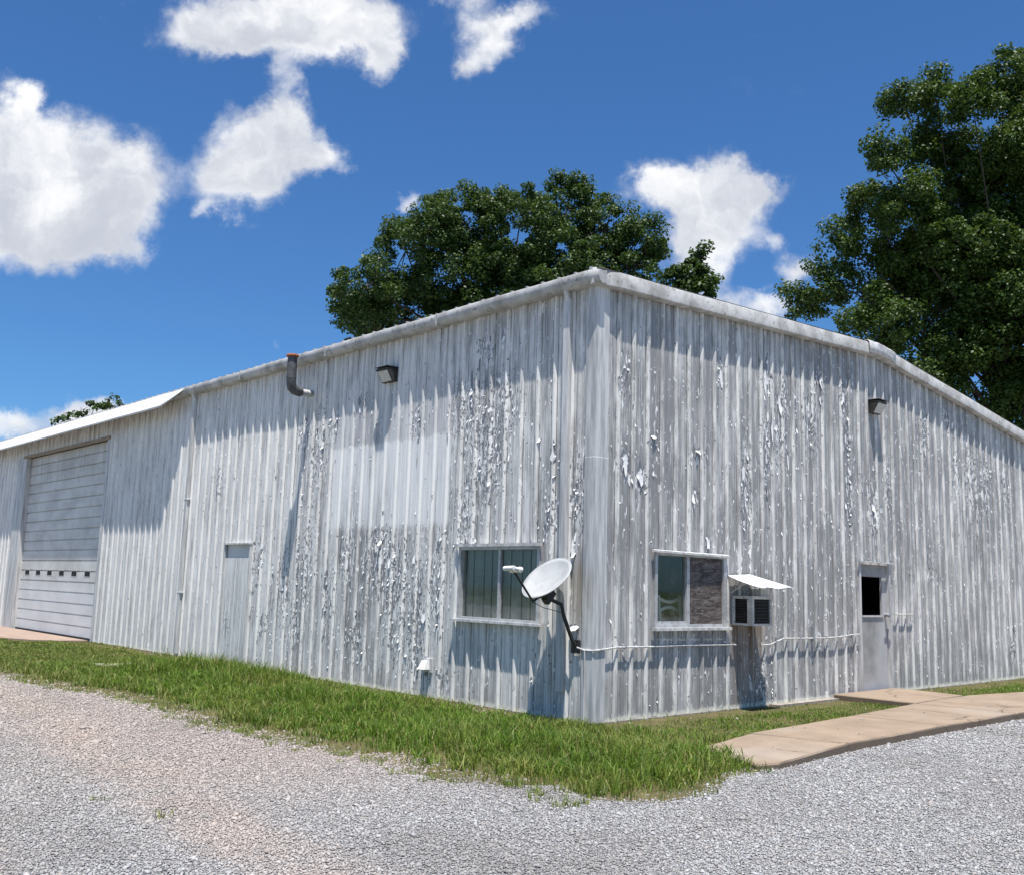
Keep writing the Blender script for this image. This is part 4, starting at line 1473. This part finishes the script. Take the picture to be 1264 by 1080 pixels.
def blades(X, Y, H, Wd, lean, Z0=0.0):
    n = len(X)
    th = RNG.uniform(0, 2 * math.pi, n); ph = RNG.uniform(0, 2 * math.pi, n)
    dx, dy = np.cos(th) * Wd, np.sin(th) * Wd
    lx, ly = np.cos(ph) * lean * H, np.sin(ph) * lean * H
    V = np.zeros((n, 5, 3))
    z0 = -.01 + Z0
    V[:, 0] = np.stack([X - dx, Y - dy, np.full(n, z0)], 1)
    V[:, 1] = np.stack([X + dx, Y + dy, np.full(n, z0)], 1)
    V[:, 2] = np.stack([X - dx * .8 + lx * .35, Y - dy * .8 + ly * .35, z0 + H * .6], 1)
    V[:, 3] = np.stack([X + dx * .8 + lx * .35, Y + dy * .8 + ly * .35, z0 + H * .6], 1)
    V[:, 4] = np.stack([X + lx, Y + ly, z0 + H * (1 - .35 * lean)], 1)
    F = np.array([(0, 1, 3), (0, 3, 2), (2, 3, 4)])
    FF = F[None] + (np.arange(n) * 5)[:, None, None]
    return V.reshape(-1, 3), FF.reshape(-1, 3)


def make_grass():
    n = 620000
    X = RNG.uniform(-24, 3.6, n); Y = RNG.uniform(-4.5, 6.0, n)
    X[:24000] = RNG.uniform(.05, 1.7, 24000); Y[:24000] = RNG.uniform(7.6, 13.5, 24000)
    # thin far ones
    ej = (vnoise(X, Y, 2.3, 3) - .5) * .6 + (vnoise(X, Y, 6.1, 4) - .5) * .4
    pin = inside(GP, X + ej * .3 + RNG.normal(0, .07, n), Y - ej + RNG.normal(0, .09, n))
    right = (X > 0.05) & (X < 1.6) & (Y > 7.6)
    keep = pin | right
    X, Y, = X[keep], Y[keep]
    # clumping
    cn = np.clip(vnoise(X, Y, 3.1, 5) * .6 + vnoise(X, Y, 7.3, 15) * .6 - .1, 0, 1); cn2 = vnoise(X, Y, .8, 6); fine = vnoise(X, Y, 11, 8)
    k = .18 + 1.15 * cn
    for wpoly in WALKS: k = np.where(inside(wpoly, X, Y), .004, k)
    wallA = (-Y < .30 + .25 * cn2) & (Y < 0) & (X < -.3)
    k = np.where(wallA, k * .28, k)
    k = np.where((X > .3) & (Y > .3), k * 2.2, k)
    wallB = (X < .35 + .3 * cn) & (Y > -.1) & (X > 0)
    k = np.where(wallB, k * .10, k)
    k = np.where((X > -23.4) & (X < -16.6) & (Y > -1.6), 0.0, k)
    k = np.where((X > -9.9) & (X < -9.0) & (Y > -2.3) & (Y < -1.0), 0.0, k)
    # distance from the ragged gravel edge -> shorter, sparser
    ex = np.interp(X, [e_[0] for e_ in GRASS_EDGE[:15]], [e_[1] for e_ in GRASS_EDGE[:15]])
    de = np.clip((Y - ex + (vnoise(X, Y, 3.7, 44) - .5) * .7) / .95, 0, 1)
    de = np.where(X > 2.0, np.clip((3.2 - X) / .5, 0.15, 1), de)
    k *= .16 + .84 * de ** 1.2
    keep = RNG.random(len(X)) < k
    X, Y, cn, cn2, fine, de, k = (a[keep] for a in (X, Y, cn, cn2, fine, de, k))
    n = len(X)
    H = .035 + .075 * cn + .03 * RNG.random(n)
    lush = np.exp(-(((X + .0) / 2.6) ** 2 + ((Y + 2.1) / .9) ** 2)) * .8 + np.exp(-(((X + 3.5) / 2.6) ** 2 + ((Y + 1.9) / .8) ** 2)) * .65 \
        + np.exp(-(((X + 7.3) / 1.9) ** 2 + ((Y + 1.5) / .8) ** 2)) * 2.3 + np.exp(-(((X - 2.0) / 1.0) ** 2 + ((Y + 1.7) / 1.0) ** 2)) * 1.0
    H += lush * (.06 + .10 * cn) * (.4 + .6 * de)
    H *= (.55 + .45 * de) * RNG.uniform(.5, 1.3, n) * (.55 + .9 * vnoise(X, Y, 1.7, 33))
    H = np.where(X < -10.5, H * .6, H)
    H = np.where((X > .1) & (Y > .2), H * .5, H)
    lean = RNG.uniform(.15, .95, n)
    Wd = RNG.uniform(.0028, .0055, n) * (1 + np.clip(-X / 14, 0, 1.5))
    V, F = blades(X, Y, H, Wd, lean)
    # tall seeding stems at the foot of the wall
    m_ = 700
    X = np.concatenate([RNG.normal(-8.4, .9, m_ // 2), RNG.uniform(-12, -.2, m_ // 4), RNG.uniform(0.0, .9, m_ // 4)])
    Y = np.concatenate([RNG.normal(-.55, .22, m_ // 2), RNG.uniform(-.35, -.05, m_ // 4), RNG.uniform(-.5, -.06, m_ // 4)])
    ok = Y < -.05; X, Y = X[ok], Y[ok]
    H = RNG.uniform(.12, .38, len(X)); H = np.where(X > -6, H * .45, H)
    V2, F2 = blades(X, Y, H, np.full(len(X), .0035), RNG.uniform(.2, .9, len(X)))
    V = np.concatenate([V, V2]); F = np.concatenate([F, F2 + len(V) - len(V2)])
    # broad-leaved tufts
    T = 1100
    tx = RNG.uniform(-10, 3.2, T); ty = RNG.uniform(-3.7, -.5, T)
    tin = inside(GP, tx, ty) & inside(GP, tx + .12, ty - .38) & inside(GP, tx + .3, ty - .1); tx, ty = tx[tin], ty[tin]
    XX = np.repeat(tx, 26) + RNG.normal(0, .05, len(tx) * 26); YY = np.repeat(ty, 26) + RNG.normal(0, .05, len(tx) * 26)
    HH = np.repeat(RNG.uniform(.07, .22, len(tx)), 26) * RNG.uniform(.6, 1.1, len(XX))
    V3, F3 = blades(XX, YY, HH, np.full(len(XX), .006), RNG.uniform(.3, 1.1, len(XX)))
    F = np.concatenate([F, F3 + len(V)]); V = np.concatenate([V, V3])
    # stray sprigs creeping into the gravel and over the path edge
    gx = np.concatenate([RNG.uniform(-9, 3, 150), RNG.uniform(-4, 5, 3), RNG.uniform(1.9, 3.0, 20)])
    gy = np.concatenate([np.interp(gx[:150], [e_[0] for e_ in GRASS_EDGE[:15]], [e_[1] for e_ in GRASS_EDGE[:15]]) - np.abs(RNG.normal(0, .12, 150)), RNG.uniform(-6.5, -4.2, 3), RNG.uniform(-1.1, -.5, 20)])
    XX = np.repeat(gx, 12) + RNG.normal(0, .03, len(gx) * 12); YY = np.repeat(gy, 12) + RNG.normal(0, .03, len(gx) * 12)
    V4, F4 = blades(XX, YY, np.repeat(RNG.uniform(.03, .09, len(gx)), 12) * RNG.uniform(.6, 1.1, len(XX)), np.full(len(XX), .0035), RNG.uniform(.4, 1.2, len(XX)), .01)
    F = np.concatenate([F, F4 + len(V)]); V = np.concatenate([V, V4])
    o = npmesh('grass', V, F, M_grass)
    tag(o, 'uneven green grass growing along the foot of the building', 'grass', kind='stuff')


make_grass()


# ------------------------------------------------------------------ trees
def leaf_material(name, c1, c2):
    m = bpy.data.materials.new(name); m.use_nodes = True
    nt = NT(m.node_tree); b = m.node_tree.nodes['Principled BSDF']
    gn = nt.new('ShaderNodeNewGeometry')
    r = gn.outputs['Random Per Island']
    col = nt.mix(r, c1, c2)
    col = nt.mix(nt.rng(nt.noise(gn.outputs['Position'], .8, 3, .5), .4, .65, 0, .6), col, c2)
    nt.put(b.inputs['Base Color'], col)
    b.inputs['Roughness'].default_value = .5
    b.inputs['Specular IOR Level'].default_value = .3
    tr = nt.new('ShaderNodeBsdfTranslucent'); nt.put(tr.inputs[0], nt.mix(.5, col, (.16, .24, .03)))
    mx = nt.new('ShaderNodeMixShader'); mx.inputs[0].default_value = .22
    nt.l.new(b.outputs[0], mx.inputs[1]); nt.l.new(tr.outputs[0], mx.inputs[2])
    out = [k for k in m.node_tree.nodes if k.type == 'OUTPUT_MATERIAL'][0]
    nt.l.new(mx.outputs[0], out.inputs[0])
    return m


M_leaf1 = leaf_material('leaf_dark', (.018, .045, .010), (.050, .092, .020))
M_leaf3 = leaf_material('leaf_mid', (.020, .048, .009), (.060, .105, .018))
M_bark = worn('bark', (.07, .056, .046), (.035, .028, .023), 6, .95, 0, (1, 1, .25), .8)


def make_leaves(centers, radii, per, size, seed, droop=.2):
    r = np.random.default_rng(seed)
    n = len(centers) * per
    Cn = np.repeat(centers, per, 0); Rd = np.repeat(radii, per)
    v = r.normal(size=(n, 3)); v /= np.linalg.norm(v, axis=1)[:, None]
    rad = r.random(n) ** .42
    P = Cn + v * (Rd * rad)[:, None] * np.array([1, 1, .75])
    nrm = v * .55 + np.array([0, 0, .55]) + r.normal(0, .45, (n, 3)); nrm /= np.linalg.norm(nrm, axis=1)[:, None]
    t = np.cross(nrm, r.normal(size=(n, 3))); t /= np.linalg.norm(t, axis=1)[:, None]
    bt = np.cross(nrm, t)
    L = size * r.uniform(.6, 1.25, n)
    V = np.zeros((n, 4, 3))
    fold = L * r.uniform(.05, .28, n)
    V[:, 0] = P - t * L[:, None] * .5
    V[:, 1] = P + bt * (L * .42)[:, None] + nrm * fold[:, None]
    V[:, 2] = P + t * L[:, None] * .55 - nrm * (fold * .6)[:, None]
    V[:, 3] = P - bt * (L * .42)[:, None] + nrm * fold[:, None]
    F = np.array([(0, 1, 2), (0, 2, 3)])
    FF = F[None] + (np.arange(n) * 4)[:, None, None]
    return V.reshape(-1, 3), FF.reshape(-1, 3)


def tree(base, blobs, name, label, M_leaf, leaf, per, clump, trunk_r, seed, group, kden=1.0, shell=.45):
    r = np.random.default_rng(seed)
    e = empty(name, base, label, 'tree', group)
    cs, rs = [], []
    for (x, y, z, R) in blobs:
        k = max(3, int(kden * 4.6 * (R / clump) ** 2))
        v = r.normal(size=(k, 3)); v /= np.linalg.norm(v, axis=1)[:, None]
        rad = R * (shell + (1 - shell) * r.random(k) ** .5)
        c = np.array([x, y, z]) + v * rad[:, None]
        cs.append(c); rs.append(clump * r.uniform(.55, 1.15, k))
    cs = np.concatenate(cs); rs = np.concatenate(rs)
    V, F = make_leaves(cs, rs, per, leaf, seed + 1)
    adopt(npmesh('crown', V, F, M_leaf), e)
    # trunk, limbs to every blob, twigs to many clumps
    mb = MB()
    bx, by, _ = base
    zmin = min(b_[2] for b_ in blobs); zmax = max(b_[2] for b_ in blobs)
    fork = Vector((bx, by, zmin * .45 + .5))
    mid = Vector((np.mean([b_[0] for b_ in blobs]), np.mean([b_[1] for b_ in blobs]), zmin + (zmax - zmin) * .45))
    top = [Vector((bx, by, 0)), Vector((bx + .1, by, fork.z * .5)), fork, fork.lerp(mid, .6), mid]
    mb.tube(top, [trunk_r * 1.25, trunk_r, trunk_r * .85, trunk_r * .6, trunk_r * .35], 12)
    for (x, y, z, R) in blobs:
        t = Vector((x, y, z)); st = fork.lerp(mid, float(r.uniform(.1, .95)))
        m1 = st.lerp(t, .5) + Vector((r.normal(0, .25), r.normal(0, .25), .25))
        mb.tube([st, m1, t], [trunk_r * .26, trunk_r * .15, trunk_r * .07], 7)
        for q in range(5):
            v = Vector(r.normal(size=3)).normalized() * R * .9
            mb.tube([t, t + v * .5 + Vector((0, 0, .08)), t + v], [trunk_r * .09, trunk_r * .06, .012], 5)
    adopt(mb.build('trunk', M_bark, smooth=True), e)
    return e


T1 = [(-26.4, 14.1, 14.1, 1.51), (-26.9, 14.3, 12.9, 1.24), (-27.6, 16.9, 16.8, 1.6), (-28.4, 14.3, 13.5, 0.75), (-24.9, 16.2, 16.9, 1.37), (-24.9, 18.2, 17.8, 1.55), (-25.3, 18.0, 15.2, 2.23), (-22.6, 19.4, 17.4, 1.81), (-22.6, 22.4, 19.0, 1.74), (-21.2, 20.6, 15.5, 1.98), (-20.4, 22.7, 17.5, 1.47), (-19.6, 24.0, 17.2, 1.19), (-23.8, 19.5, 14.7, 2.22), (-21.1, 23.0, 15.5, 1.8), (-19.7, 25.0, 16.9, 0.76), (-28.0, 17.3, 13.8, 1.93), (-19.4, 23.1, 15.5, 1.1), (-24.7, 19.7, 19.0, 0.98), (-26.4, 17.9, 18.6, 0.91),
      (-25, 18, 11.5, 2.4), (-22, 21, 11.5, 2.4), (-24.5, 21.5, 15, 2.6), (-26.5, 20, 13, 2.4), (-23.5, 18.5, 8.8, 2.0)]
T2 = [(-19.7, 28.6, 17.6, 0.69), (-19.9, 28.1, 16.7, 0.8), (-20.0, 29.5, 16.8, 0.58), (-20.6, 28.0, 16.5, 0.61), (-20.0, 28.5, 15.7, 1.21), (-20, 29, 13.5, 1.7), (-20.5, 28, 11.5, 1.8)]
T3 = [(-7.7, 17.8, 10.7, 0.64), (-6.5, 17.6, 10.9, 0.89), (-6.1, 17.4, 12.1, 0.62), (-5.7, 18.5, 13.4, 0.8), (-4.5, 16.9, 14.1, 0.65), (-4.7, 18.8, 16.6, 0.74), (-3.6, 18.4, 16.4, 0.67), (-2.4, 18.0, 15.6, 0.8), (-4.0, 19.0, 14.9, 1.05), (-2.4, 20.4, 16.9, 0.97), (-4.0, 17.7, 12.7, 1.06), (-2.7, 19.5, 14.2, 1.26), (-2.9, 18.4, 11.8, 1.27), (-5.0, 18.8, 11.4, 1.33), (-2.2, 19.9, 12.0, 1.32), (-4.9, 17.2, 9.4, 1.14), (-3.7, 19.6, 10.1, 1.6), (-2.2, 19.7, 9.6, 1.58), (-2.9, 19.5, 8.0, 1.45), (-2.4, 20.1, 7.0, 1.07), (-1.6, 19.3, 14.3, 1.03), (-0.7, 20.5, 14.9, 1.46), (-0.8, 20.8, 12.4, 1.61), (-0.3, 18.8, 9.0, 1.5), (-1.5, 20.5, 7.7, 1.47), (-5.5, 17.5, 13.4, 0.36), (-4.0, 18.5, 8.4, 1.29),
      (.8, 21, 12, 2.0), (1.2, 20.5, 9.3, 1.9), (-1, 22, 16.5, 1.5), (.5, 22.5, 14.5, 1.8), (-2, 22, 11, 2.2), (-4, 21, 12.5, 1.6), (-2.6, 20, 10.8, 2.0), (-3.2, 20.4, 13.2, 1.9), (-1.6, 21, 15.6, 1.5), (-1.6, 21.5, 13, 2.0), (-5.2, 19.5, 11, 1.3)]
T4 = [(-48.5, 10.9, 11.1, 0.47), (-48.2, 11.6, 11.2, 0.47), (-48.7, 10.2, 10.6, 0.42), (-48.9, 9.6, 10.3, 0.36), (-49.1, 9.1, 10.0, 0.26), (-48.1, 12.1, 11.3, 0.31), (-49, 10.5, 9.0, 1.2), (-48.5, 11.5, 8.5, 1.4)]
T5 = [(-4.1, 27.0, 21.0, 0.46), (-3.9, 27.3, 20.6, 0.82), (-3.4, 26.9, 19.3, 1.3), (-3, 27.3, 17, 1.8), (-2.5, 27.5, 14, 2.0)]
tree((-23.2, 19.2, 0), T1, 'broadleaf_tree', 'broad dark green tree with a rounded crown right behind the roof eave', M_leaf1, .135, 125, .52, .42, 21, 'trees behind the building', 1.3)
tree((-20.2, 28.6, 0), T2, 'broadleaf_tree', 'small pointed green treetop poking above the gable roof beside the broad tree', M_leaf1, .20, 60, .42, .25, 31, 'trees behind the building', .9)
tree((-2.4, 20.0, 0), T3, 'broadleaf_tree', 'tall airy green tree towering over the right end of the roof', M_leaf3, .10, 125, .42, .20, 41, 'trees behind the building', 1.5, .12)
tree((-48.6, 10.6, 0), T4, 'broadleaf_tree', 'sparse distant treetop just above the roofline over the roll-up door', M_leaf1, .20, 20, .30, .2, 51, 'trees behind the building', .55)
tree((-2.8, 27.3, 0), T5, 'broadleaf_tree', 'higher treetop rising behind the tall airy tree at the right edge', M_leaf3, .2, 50, .42, .3, 61, 'trees behind the building', .8)
